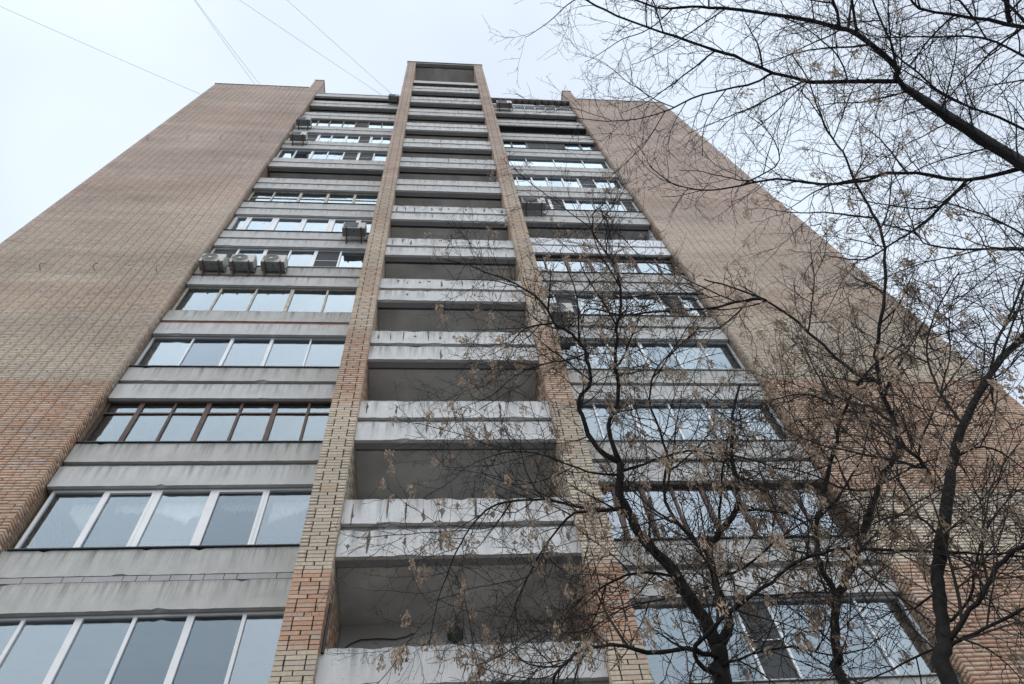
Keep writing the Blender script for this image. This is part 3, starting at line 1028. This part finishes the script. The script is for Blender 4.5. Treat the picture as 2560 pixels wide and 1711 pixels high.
# ------------------------------------------------------------------ overhead wires
def wire(a, b, sag, label):
    a, b = Vector(a), Vector(b)
    pts = [a.lerp(b, i / 24) - Vector((0, 0, sag * 4 * (i / 24) * (1 - i / 24))) for i in range(25)]
    tag(MB().tube(pts, [.008] * 25, 5).build('overhead_wire', M['cable'], None, True), label, 'wire', 'wires strung from the roof')
wire((-13.49,1.30,45.83),(-26.75,-5.03,44.00),0.15,'single wire from the top left corner to the left edge of the left wing')
wire((-10.80,0.90,47.16),(-13.92,-5.86,44.00),0.15,'left one of two wires meeting the left wing roof close together')
wire((-10.50,0.90,47.11),(-14.00,-5.87,44.00),0.15,'right one of two wires meeting the left wing roof close together')
wire((-3.65,1.05,46.51),(-14.04,-6.12,44.00),0.15,'left one of two slack wires ending at the roof beside the central bay')
wire((-2.99,1.05,46.54),(-10.81,-6.31,44.00),0.15,'right one of two slack wires ending at the roof beside the central bay')

# ------------------------------------------------------------------ trees
TREE_A = [[(1.66,-3.43,4.89,0.0829),(1.68,-3.46,5.01,0.0763),(1.69,-3.5,5.14,0.0714)],
 [(1.69,-3.5,5.14,0.0649),(1.65,-3.53,5.37,0.0601),(1.56,-3.56,5.61,0.0566),(1.51,-3.58,5.81,0.0544),(1.4,-3.62,5.97,0.0518),(1.3,-3.68,6.14,0.0493),(1.26,-3.71,6.25,0.0481),(1.22,-3.76,6.38,0.0466),(1.21,-3.81,6.57,0.0451),(1.25,-3.9,6.76,0.0434)],
 [(1.25,-3.9,6.76,0.0307),(1.08,-3.95,6.91,0.0273),(0.97,-4.07,7.1,0.0248),(0.94,-4.19,7.31,0.0229),(1.04,-4.29,7.41,0.0215),(1.05,-4.34,7.47,0.0208),(1.03,-4.47,7.59,0.0194),(1.03,-4.5,7.66,0.019),(0.97,-4.56,7.77,0.0179),(0.88,-4.62,7.88,0.0169),(0.75,-4.65,7.98,0.0157),(0.67,-4.76,8.16,0.0143),(0.55,-4.81,8.32,0.0131),(0.34,-4.86,8.48,0.0113),(0.1,-4.88,8.65,0.0095),(-0.05,-4.88,8.81,0.0083),(-0.32,-4.88,8.96,0.0064)],
 [(1.25,-3.9,6.76,0.0307),(1.2,-4.03,7.13,0.0266),(1.31,-4.18,7.33,0.0243),(1.35,-4.31,7.53,0.0224),(1.34,-4.3,7.65,0.0221),(1.37,-4.51,7.88,0.0197),(1.38,-4.62,7.99,0.0185),(1.42,-4.72,8.09,0.0174),(1.44,-4.87,8.27,0.0159),(1.44,-4.97,8.44,0.0147),(1.42,-5.04,8.58,0.0138),(1.37,-5.08,8.72,0.0131),(1.25,-5.2,8.91,0.0114),(1.26,-5.3,9.05,0.0104),(1.27,-5.34,9.17,0.0098),(1.39,-5.41,9.28,0.0088)],
 [(0.75,-4.65,7.98,0.0116),(0.48,-4.53,8.07,0.008),(0.33,-4.38,8.01,0.0059),(0.13,-4.28,7.97,0.0039)],
 [(1.69,-3.5,5.14,0.0486),(1.82,-3.56,5.31,0.0435),(1.82,-3.56,5.47,0.041),(1.82,-3.62,5.69,0.0373),(1.83,-3.68,5.9,0.0342),(1.96,-3.74,6.06,0.0316),(2.13,-3.86,6.22,0.0281),(2.19,-3.96,6.42,0.0252),(2.23,-4.06,6.75,0.0213),(2.33,-4.2,7.07,0.0176),(2.47,-4.35,7.37,0.0138)],
 [(1.83,-3.68,5.9,0.0207),(1.75,-3.66,6.01,0.0194),(1.63,-3.74,6.21,0.0174),(1.6,-3.77,6.53,0.0162),(1.69,-3.9,6.81,0.0147),(1.68,-4,7.09,0.0135),(1.65,-4.12,7.43,0.0121),(1.72,-4.3,7.65,0.0108),(1.94,-4.4,7.87,0.0097),(2.22,-4.52,8.07,0.0083)],
 [(1.22,-3.74,6.37,0.0175),(0.98,-3.72,6.36,0.0153),(0.67,-3.77,6.41,0.0132),(0.45,-3.77,6.45,0.0118),(0.24,-3.74,6.46,0.0106),(0.11,-3.71,6.44,0.01),(-0.05,-3.64,6.33,0.0088),(-0.15,-3.56,6.19,0.0078),(-0.21,-3.53,6.09,0.0072),(-0.26,-3.47,5.96,0.0064),(-0.33,-3.39,5.81,0.0054),(-0.38,-3.3,5.62,0.0044),(-0.41,-3.17,5.47,0.0033)],
 [(1.21,-3.73,6.36,0.0175),(0.78,-3.78,6.26,0.0129),(0.59,-3.67,6.13,0.0108),(0.43,-3.54,5.96,0.0088),(0.3,-3.45,5.74,0.0069),(0.19,-3.33,5.54,0.005),(0.07,-3.22,5.34,0.0032)],
 [(1.67,-3.48,5.04,0.0241),(1.55,-3.54,5.06,0.0221),(1.37,-3.58,5.07,0.0201),(1.14,-3.55,5.07,0.018),(0.88,-3.58,5.12,0.0158),(0.67,-3.57,5.09,0.0141),(0.51,-3.53,5,0.0127),(0.44,-3.45,4.92,0.0118),(0.38,-3.36,4.8,0.0106)],
 [(1.52,-3.59,5.74,0.0169),(1.27,-3.67,5.7,0.0135),(1.1,-3.67,5.69,0.0116),(0.92,-3.62,5.62,0.0097),(0.75,-3.58,5.56,0.008),(0.62,-3.52,5.44,0.0064),(0.51,-3.48,5.26,0.0047)],
 [(1.67,-3.45,4.91,0.0223),(1.46,-3.56,4.99,0.02),(1.5,-3.69,5.06,0.0189),(1.73,-3.92,5.12,0.0171),(1.96,-4.12,5.17,0.0155),(2.1,-4.27,5.19,0.0145),(2.25,-4.39,5.16,0.0135),(2.39,-4.48,5.11,0.0127),(2.61,-4.6,4.97,0.0112),(2.84,-4.74,4.81,0.0096),(3.03,-4.83,4.69,0.0084),(3.18,-4.95,4.65,0.0074)],
 [(1.24,-3.87,6.68,0.0162),(1.55,-3.97,6.72,0.0133),(1.85,-4.02,6.77,0.0114),(2.21,-4.04,6.68,0.0091),(2.53,-4.02,6.56,0.007),(2.74,-4.03,6.44,0.0056)],
 [(1.24,-3.85,6.66,0.0144),(0.93,-3.93,6.61,0.0112),(0.66,-3.98,6.72,0.009),(0.39,-4.01,6.79,0.0071),(0.1,-4.03,6.71,0.0053),(-0.17,-3.92,6.64,0.0035)],
 [(1.56,-3.56,5.61,0.0117),(1.32,-3.62,5.48,0.0092),(1.03,-3.61,5.42,0.0068),(0.77,-3.56,5.29,0.0047),(0.54,-3.5,5.28,0.0031)],
 [(1.82,-3.62,5.69,0.0136),(1.99,-3.79,5.62,0.0111),(2.25,-4.01,5.69,0.0086),(2.47,-4.19,5.71,0.0067),(2.75,-4.25,5.72,0.0051)],
 [(1.66,-3.5,4.98,0.0128),(1.82,-3.67,4.93,0.0104),(2.05,-3.82,4.87,0.0082),(2.25,-3.9,4.73,0.0063),(2.47,-4.02,4.69,0.0046)],
 [(1.02,-4.52,7.62,0.0113),(0.86,-4.45,7.62,0.0096),(0.63,-4.43,7.58,0.008),(0.36,-4.34,7.51,0.0063),(0.13,-4.23,7.34,0.0047),(-0.05,-4.16,7.31,0.0037)]]
TREE_B = [[(2.51,-3.45,4.84,0.0435),(2.53,-3.51,4.99,0.0415),(2.56,-3.59,5.16,0.0399),(2.67,-3.72,5.41,0.038)],
 [(2.67,-3.72,5.41,0.0328),(2.66,-3.7,5.48,0.0317),(2.63,-3.77,5.66,0.0287),(2.64,-3.85,5.81,0.0267),(2.68,-3.91,5.92,0.0255),(2.79,-4.02,6.1,0.0235),(2.96,-4.17,6.4,0.0207),(3.06,-4.28,6.57,0.0191),(3.14,-4.4,6.73,0.0175),(3.26,-4.51,6.87,0.016),(3.4,-4.66,7,0.0141),(3.6,-4.76,7.13,0.0123),(3.85,-4.88,7.22,0.0102)],
 [(2.67,-3.72,5.41,0.038),(2.82,-3.82,5.56,0.035),(2.88,-3.88,5.66,0.0338),(2.97,-3.96,5.75,0.0325),(3.09,-4.1,5.94,0.0302),(3.2,-4.17,6.07,0.0291),(3.31,-4.24,6.2,0.0281),(3.46,-4.38,6.33,0.0264),(3.51,-4.47,6.51,0.0251),(3.49,-4.61,6.77,0.023),(3.49,-4.67,6.95,0.0218),(3.44,-4.62,7.09,0.021),(3.3,-4.67,7.34,0.0189),(3.14,-4.76,7.88,0.0158),(2.9,-4.82,8.28,0.0129),(2.71,-4.8,8.54,0.0109),(2.49,-4.77,8.8,0.0089)],
 [(3.48,-4.64,6.8,0.0252),(3.56,-4.74,7.08,0.0234),(3.6,-4.82,7.23,0.0226),(3.68,-5.06,7.43,0.0207),(3.81,-5.2,7.68,0.0196),(3.89,-5.5,8.01,0.0176),(3.89,-5.67,8.26,0.0164),(3.84,-5.82,8.52,0.0151),(3.81,-5.97,8.76,0.0141),(3.77,-6.14,9.01,0.0129),(3.71,-6.24,9.19,0.012),(3.63,-6.42,9.38,0.0108),(3.56,-6.71,9.7,0.009),(3.44,-6.94,10.01,0.0074)],
 [(2.94,-4.82,8.2,0.0193),(2.87,-4.82,8.26,0.0185),(2.69,-4.73,8.34,0.017),(2.46,-4.61,8.43,0.0156),(2.23,-4.52,8.54,0.0143),(1.94,-4.46,8.61,0.0129),(1.7,-4.4,8.66,0.0118),(1.57,-4.39,8.69,0.0112),(1.27,-4.41,8.77,0.01),(1.17,-4.31,8.75,0.0094),(1.04,-4.2,8.72,0.0087)],
 [(2.69,-4.73,8.34,0.0108),(2.5,-4.75,8.55,0.0088),(2.29,-4.78,8.76,0.0072),(2.01,-4.84,9,0.0055),(1.84,-4.81,9.15,0.0045)],
 [(2.42,-4.71,8.56,0.0109),(1.98,-4.59,8.78,0.0084),(1.68,-4.52,8.84,0.0072),(1.53,-4.52,8.88,0.0066)],
 [(3.14,-4.4,6.73,0.0134),(3.08,-4.45,6.95,0.011),(2.92,-4.42,7.09,0.0093),(2.72,-4.29,7.19,0.0075),(2.51,-4.11,7.25,0.0056),(2.29,-4.02,7.35,0.004)],
 [(2.67,-3.88,5.9,0.0125),(2.48,-3.98,5.97,0.0095),(2.24,-3.98,6.05,0.0072),(2.02,-3.93,6.05,0.0053),(1.8,-3.78,6.02,0.0035)],
 [(3.25,-4.12,6.14,0.013),(3.03,-4.06,6.19,0.0101),(2.8,-4.11,6.31,0.0076),(2.58,-4.09,6.44,0.0055),(2.34,-4.01,6.52,0.0037)]]
TREE_C = [[(2.49,-4.46,4.09,0.0581),(2.56,-4.53,4.3,0.0528),(2.62,-4.56,4.46,0.0506),(2.69,-4.61,4.63,0.0482),(2.76,-4.64,4.77,0.0468),(2.86,-4.73,4.94,0.0443),(3.03,-4.85,5.22,0.0412),(3.19,-4.94,5.47,0.039),(3.38,-5.07,5.71,0.0363),(3.57,-5.18,5.91,0.0342),(3.76,-5.25,6.08,0.0327),(3.96,-5.34,6.25,0.0309),(4.18,-5.42,6.38,0.0289),(4.53,-5.56,6.56,0.0256)],
 [(3.03,-4.85,5.22,0.0204),(3,-4.85,5.41,0.0173),(3,-4.9,5.53,0.0158),(2.96,-4.91,5.65,0.0143),(2.95,-4.97,5.86,0.0121),(2.92,-4.91,6.26,0.0094),(2.9,-4.82,6.63,0.0072)],
 [(2.58,-4.55,4.31,0.0225),(2.69,-4.64,4.39,0.0204),(2.82,-4.75,4.46,0.0185),(2.96,-4.82,4.59,0.0171),(3.14,-4.93,4.67,0.0155),(3.35,-5.04,4.72,0.0136)],
 [(2.57,-4.53,4.29,0.0141),(2.62,-4.57,4.29,0.0132),(2.73,-4.67,4.29,0.0118),(2.9,-4.83,4.28,0.0099),(3.04,-4.95,4.24,0.0085)],
 [(3.76,-5.25,6.08,0.0142),(3.92,-5.39,6.32,0.0124),(4.12,-5.57,6.52,0.0109),(4.3,-5.75,6.73,0.0096),(4.51,-5.97,7.05,0.0081)],
 [(3.19,-4.94,5.47,0.0114),(3.37,-5.01,5.52,0.009),(3.48,-5.04,5.43,0.0072),(3.59,-4.99,5.28,0.0049)],
 [(3.38,-5.07,5.71,0.0134),(3.4,-5.09,6,0.0116),(3.51,-5.11,6.36,0.0104),(3.6,-5.24,6.64,0.0091),(3.84,-5.42,6.96,0.0076),(4.06,-5.63,7.15,0.006)],
 [(2.86,-4.73,4.94,0.0106),(2.81,-4.72,5.15,0.0085),(2.64,-4.64,5.22,0.0068),(2.44,-4.46,5.21,0.0049),(2.19,-4.32,5.1,0.003)],
 [(2.56,-4.53,4.3,0.0099),(2.42,-4.42,4.31,0.0077),(2.24,-4.28,4.3,0.0057),(2.07,-4.17,4.3,0.0042)],
 [(2.63,-4.54,4.43,0.0115),(2.87,-4.57,4.58,0.0097),(3,-4.7,4.78,0.0079),(3.22,-4.81,5.01,0.0062),(3.4,-4.96,5.11,0.0048)],
 [(2.69,-4.61,4.63,0.0102),(2.57,-4.48,4.61,0.007),(2.46,-4.41,4.64,0.0049),(2.28,-4.38,4.58,0.0029)]]
TREE_D = [[(7.7,-5,0,0.26),(7.6,-5,2.5,0.22),(7.55,-5.1,5,0.19),(7.5,-5.2,7.5,0.17),(7.55,-5.4,10,0.12),(7.6,-5.7,12.5,0.07),(7.5,-6,14.5,0.03)],
 [(7.5,-5.2,7.5,0.12),(6.6,-5.65,8.94,0.0691),(6.42,-5.86,9.71,0.0604),(5.98,-6.13,10.38,0.0526),(5.68,-6.32,10.74,0.0483),(5.45,-6.53,11.16,0.0448),(5.43,-6.7,11.32,0.0434),(5.08,-6.99,11.78,0.0391),(4.95,-7.03,12.02,0.0376),(4.43,-7.09,12.45,0.0328),(3.66,-7.1,13.08,0.0263),(3.3,-7.07,13.35,0.0235),(2.86,-7.02,13.63,0.0202),(2.41,-7.13,13.96,0.0169)],
 [(5.46,-6.52,11.16,0.036),(5.16,-6.46,11.44,0.0331),(4.66,-6.35,11.91,0.03),(4.26,-6.39,12.22,0.0279),(3.82,-6.52,12.64,0.0259),(3.43,-6.6,12.95,0.0243),(2.88,-6.72,13.28,0.0222),(2.27,-6.88,13.66,0.0199),(1.84,-7.04,13.97,0.0184),(1.44,-7.23,14.14,0.0169)],
 [(4.26,-6.39,12.22,0.0218),(3.96,-6.2,12.31,0.0186),(3.46,-5.98,12.68,0.0152),(3.07,-5.71,12.86,0.0127),(2.62,-5.5,13.05,0.0103),(2.2,-5.41,13.24,0.0084),(1.75,-5.4,13.43,0.0065)],
 [(6.42,-5.86,9.71,0.0373),(6.42,-5.81,9.82,0.0364),(6.1,-5.56,10.15,0.0316),(5.71,-5.5,10.6,0.0277),(5.49,-5.41,10.9,0.0257),(5.38,-5.26,11.05,0.0245),(4.91,-5.08,11.38,0.0212),(4.46,-5.03,11.77,0.0184),(4.06,-4.82,12.05,0.016),(3.64,-4.67,12.29,0.0138),(3.22,-4.66,12.54,0.0117),(2.86,-4.86,12.82,0.0097)],
 [(6.1,-5.56,10.15,0.0292),(5.89,-5.18,10.18,0.0228),(5.72,-4.91,10.22,0.0192),(5.5,-4.58,10.37,0.0153),(5.32,-4.33,10.51,0.0126),(4.98,-4.25,10.81,0.009)],
 [(5.08,-6.99,11.78,0.0247),(5.04,-7.37,12.06,0.0189),(5,-7.65,12.21,0.0158)],
 [(4.88,-7.04,11.89,0.0278),(4.87,-7.22,12.03,0.0232),(4.83,-7.35,12.17,0.0205),(4.78,-7.63,12.32,0.0158)],
 [(5.46,-6.68,11.3,0.0182),(5.44,-6.95,11.58,0.0161),(5.29,-7.34,11.93,0.0138),(5.22,-7.57,12.09,0.0127)],
 [(7.55,-5.4,10,0.06),(6.47,-7.19,9.65,0.0395),(6.21,-7.3,10.26,0.0301),(5.93,-7.34,10.83,0.0237),(5.55,-7.36,11.31,0.0176),(5.45,-7.53,11.5,0.0153)],
 [(7.55,-5.3,9,0.05),(6.61,-6.83,9.62,0.0228),(6.27,-7.01,10.18,0.0177),(6.01,-7.13,10.63,0.0149),(5.61,-7.06,11.13,0.0116),(5.23,-6.99,11.47,0.0091)],
 [(7.52,-5.25,8.5,0.05),(6.74,-6.07,9.35,0.0228),(6.42,-6.25,9.94,0.0187),(5.92,-6.43,10.72,0.015),(5.65,-6.63,11.05,0.0134),(5.45,-6.8,11.32,0.0121)],
 [(7.5,-5.2,7.2,0.05),(6.78,-5.12,8.86,0.0254),(6.52,-4.98,9.34,0.0197),(5.89,-4.73,10.02,0.013),(5.73,-4.82,10.3,0.0112),(5.45,-4.81,10.61,0.0089)],
 [(6.15,-7.34,10.43,0.0409),(6.12,-7.56,10.59,0.033),(6.1,-7.8,10.73,0.0268)],
 [(4.06,-4.82,12.05,0.0157),(4.31,-4.98,12.05,0.0131),(4.56,-5.22,12.06,0.0108),(4.41,-5.56,12.32,0.0083),(4.16,-5.72,12.58,0.0064)],
 [(4.66,-6.35,11.91,0.0123),(4.56,-6.18,12.05,0.0105),(4.44,-5.93,12.17,0.0088),(4.17,-5.55,12.32,0.0063)]]

def rv():
    while True:
        v = Vector((rng.uniform(-1, 1), rng.uniform(-1, 1), rng.uniform(-1, 1)))
        if .05 < v.length < 1: return v.normalized()

def smooth_line(pts, sub=3, wob=0.0):
    """Catmull-Rom through the surveyed points, with small natural kinks"""
    P = [Vector(p[:3]) for p in pts]
    R = [p[3] * .80 for p in pts]
    op, orr = [], []
    for i in range(len(P) - 1):
        p0, p1, p2, p3 = P[max(i - 1, 0)], P[i], P[i + 1], P[min(i + 2, len(P) - 1)]
        for s in range(sub):
            t = s / sub
            q = 0.5 * ((2 * p1) + (p2 - p0) * t + (2 * p0 - 5 * p1 + 4 * p2 - p3) * t * t + (3 * p1 - p0 - 3 * p2 + p3) * t ** 3)
            if wob and not (i == 0 and s == 0): q = q + rv() * wob * min(1, R[i] * 60)
            op.append(q)
            orr.append((R[i] * (1 - t) + R[i + 1] * t) * rng.uniform(.9, 1.14))
    op.append(P[-1]); orr.append(R[-1])
    return op, orr

def grow(start, d, length, r0, r1, kink, trop, segs):
    pts, rad = [start], [r0]
    p = start.copy()
    d = d.normalized()
    flip = rng.choice((-1, 1))
    side = d.orthogonal().normalized()
    for i in range(segs):
        d = (d + rv() * kink + side * flip * kink * .6 + Vector((0, 0, trop))).normalized()
        flip = -flip
        p = p + d * (length / segs)
        pts.append(p.copy())
        rad.append(r0 + (r1 - r0) * (i + 1) / segs)
    return pts, rad

def at_len(pts, t):
    i = min(int(t * (len(pts) - 1)), len(pts) - 2)
    f = t * (len(pts) - 1) - i
    return pts[i].lerp(pts[i + 1], f), (pts[i + 1] - pts[i]).normalized(), i

def side_dir(tan, ang, prev=None):
    q = rv()
    q = (q - tan * q.dot(tan)).normalized()
    if prev is not None and rng.random() < .75:
        q = (-prev + q * .35)
        q = (q - tan * q.dot(tan)).normalized()
    return (tan * math.cos(ang) + q * math.sin(ang)).normalized(), q

def plen(pts): return sum((pts[i + 1] - pts[i]).length for i in range(len(pts) - 1))

def make_seeds():
    out = []
    for v in range(4):
        m = MB()
        R = random.Random(100 + v)
        for i in range(18 + v * 4):
            # a key hangs on a short stalk; two wings
            bx_, by_ = R.uniform(-.032, .032), R.uniform(-.032, .032)
            bz = -R.uniform(.01, .11)
            for sgn in (-1, 1):
                ang = R.uniform(0, 6.28)
                open_ = R.uniform(.12, .5)
                L, wd = R.uniform(.022, .036), R.uniform(.005, .009)
                ax = Vector((math.cos(ang) * math.sin(open_), math.sin(ang) * math.sin(open_), -math.cos(open_)))
                sd = ax.cross(Vector((math.sin(ang), -math.cos(ang), R.uniform(-.5, .5)))).normalized()
                o = Vector((bx_, by_, bz))
                n0 = len(m.v)
                m.v += [tuple(o), tuple(o + ax * L * .45 + sd * wd * .5), tuple(o + ax * L + sd * wd * .9), tuple(o + ax * L * .95 - sd * wd * .35), tuple(o + ax * L * .4 - sd * wd * .35 + Vector((0, .002, 0)))]
                m.f += [(n0, n0 + 1, n0 + 4), (n0 + 1, n0 + 2, n0 + 3, n0 + 4)]
            if i % 3 == 0: m.tube([(0, 0, .0), (bx_, by_, bz)], [.0012, .0008], 3, False)
        out.append(m.mesh('seed_cluster', M['seed']))
    return out
SEEDS = make_seeds()

def make_tree(name, label, limbs, bark, twig, dens2, dens3, len2, seeds, base, trop2, trop3, spur, seed_from=1, fine=1.0, sec=1.6, sec_len=1.1, sec_trop=.06):
    root = empty(name, base)
    tag(root, label, 'tree')
    tw = MB()
    ends = []
    todo = []
    for li, L in enumerate(limbs):
        if li == 0:
            pts = list(L)
            if pts[0][2] > 1:
                f = pts[0]
                b = root.location
                pts = [(b.x, b.y, -.05, f[3] * 1.9), (b.x * .97 + f[0] * .03, b.y * .97 + f[1] * .03, .12, f[3] * 1.5), (b.x * .7 + f[0] * .3, b.y * .7 + f[1] * .3, f[2] * .35, f[3] * 1.25), (b.x * .3 + f[0] * .7, b.y * .3 + f[1] * .7, f[2] * .7, f[3] * 1.1)] + pts
            p, r = smooth_line(pts, 3, .006)
            MB().tube(p, r, 10).build('trunk', M[bark], root, True)
            p, r = p[len(p) // 2:], r[len(r) // 2:]
        else:
            p, r = smooth_line(L, 3, .012)
            MB().tube(p, r, 8).build('limb', M[bark], root, True)
        work = [(p, r, li == 0)]
        ns = int(sec * plen(p) + rng.random())
        pv0 = None
        for c in range(ns):
            t = .12 + .8 * (c + rng.random()) / ns
            if li == 0 and t < .55: continue
            s, tan, ix = at_len(p, t)
            d, pv0 = side_dir(tan, math.radians(rng.uniform(35, 65)), pv0)
            ls = sec_len * rng.uniform(.5, 1.15)
            a, ar = grow(s, d, ls, min(r[ix] * .7, rng.uniform(.007, .012) * fine), .003 * fine, .13, sec_trop * rng.uniform(-.4, 1.4), 14)
            tw.tube(a, ar, 6, False)
            work.append((a, ar, False))
        todo += [(a, b, c, li) for a, b, c in work]
    for p, r, is_trunk, li in todo:
        n2 = int(dens2 * plen(p))
        prev = None
        for c in range(n2):
            t = (c + rng.random()) / max(n2, 1)
            t = .06 + .94 * t
            if is_trunk and t < .5: continue
            s, tan, ix = at_len(p, t)
            d, prev = side_dir(tan, math.radians(rng.uniform(32, 72)), prev)
            l2 = len2 * rng.uniform(.35, 1.15) * (1.0 if t < .85 else .75)
            ra = min(r[ix] * .6, rng.uniform(.0032, .0065) * fine)
            a, ar = grow(s, d, l2, ra, .0017 * fine, .20, trop2, 9)
            tw.tube(a, ar, 4, False)
            n3 = int(dens3 * l2 * rng.uniform(.6, 1.3)) + 1
            pv = None
            for e in range(n3):
                tt = .12 + .86 * (e + rng.random()) / n3
                s3, tan3, i3 = at_len(a, tt)
                d3, pv = side_dir(tan3, math.radians(rng.uniform(30, 75)), pv)
                l3 = l2 * rng.uniform(.14, .5)
                b_, br = grow(s3, d3, l3, min(ar[i3], .0028 * fine), .0012 * fine, .24, trop3, 6)
                tw.tube(b_, br, 3, False)
                for q in range(int(spur * l3 * rng.uniform(.5, 1.5))):
                    s4, tan4, i4 = at_len(b_, rng.uniform(.15, 1))
                    d4, _ = side_dir(tan4, math.radians(rng.uniform(35, 80)))
                    l4 = rng.uniform(.018, .075)
                    c_, cr = grow(s4, d4, l4, .0013 * fine, .0011 * fine, .25, 0, 2)
                    tw.tube(c_, cr, 3, False)
                    if rng.random() < .5:
                        tip = c_[-1]; dd = (c_[-1] - c_[-2]).normalized()
                        tw.tube([tip - dd * .002, tip + dd * .005, tip + dd * .012], [.0012, .003, .0008], 3, False)
                ends.append((b_[-1], li))
            ends.append((a[-1], li))
    o = tw.build('twigs', M[twig], root)
    o['kind'] = 'stuff'
    if seeds:
        cand = [e for e, li in ends if li >= seed_from]
        rng.shuffle(cand)
        # keys hang in bunches, several at neighbouring twig ends
        chosen = []
        cores = cand[:max(6, seeds // 5)]
        for e in cand:
            dmin = min((e - c).length for c in cores)
            if dmin < .2 or rng.random() < .3: chosen.append(e)
            if len(chosen) >= seeds * 1.9: break
        # the three hundred largest in view stand singly, the remainder is one part
        more = MB()
        for e in chosen[seeds:]:
            me = rng.choice(SEEDS)
            k, an = rng.uniform(.7, 1.3), rng.uniform(0, 6.28)
            n0 = len(more.v)
            ca, sa = math.cos(an) * k, math.sin(an) * k
            more.v += [(e.x + v.co.x * ca - v.co.y * sa, e.y + v.co.x * sa + v.co.y * ca, e.z + v.co.z * k) for v in me.vertices]
            more.f += [tuple(n0 + i for i in pl.vertices) for pl in me.polygons]
        more.build('seed_clusters', M['seed'], root)['kind'] = 'stuff'
        for e in chosen[:seeds]:
            s = link('seed_cluster', rng.choice(SEEDS), root)
            s.location = e - root.location + Vector((0, 0, .004))
            s.rotation_euler = (rng.uniform(-.25, .25), rng.uniform(-.25, .25), rng.uniform(0, 6.28))
            k = rng.uniform(.8, 1.5)
            s.scale = (k, k, k * rng.uniform(.85, 1.15))
    return root

make_tree('maple_tree', 'leaning maple hung with brown seeds, its forked trunk in front of the right balconies', TREE_A, 'bark', 'twig', 8.5, 12, .75, 300, (1.9, -3.2, .05), .03, -.02, 12, fine=1.15, sec=2.3, sec_len=1.0)
make_tree('maple_tree', 'slender maple with a thin forked stem and brown seeds, between two thicker trunks', TREE_B, 'bark', 'twig', 6.5, 11, .75, 200, (2.5, -3.6, .05), .03, -.01, 12, fine=1.15, sec=1.7)
make_tree('maple_tree', 'rightmost maple trunk, thick and nearly seedless, in front of the right wing', TREE_C, 'bark', 'twig', 9, 12, .85, 70, (3.0, -3.9, .05), .03, .0, 12, fine=1.15, sec=2.3, sec_len=1.2)
make_tree('linden_tree', 'bare dark tree reaching in overhead from the right edge against the sky', TREE_D, 'bark_d', 'twig_d', 5.5, 9, 1.0, 0, (7.7, -5.0, 0.0), .0, -.02, 10, fine=1.4, sec=1.3, sec_len=1.6, sec_trop=.0)
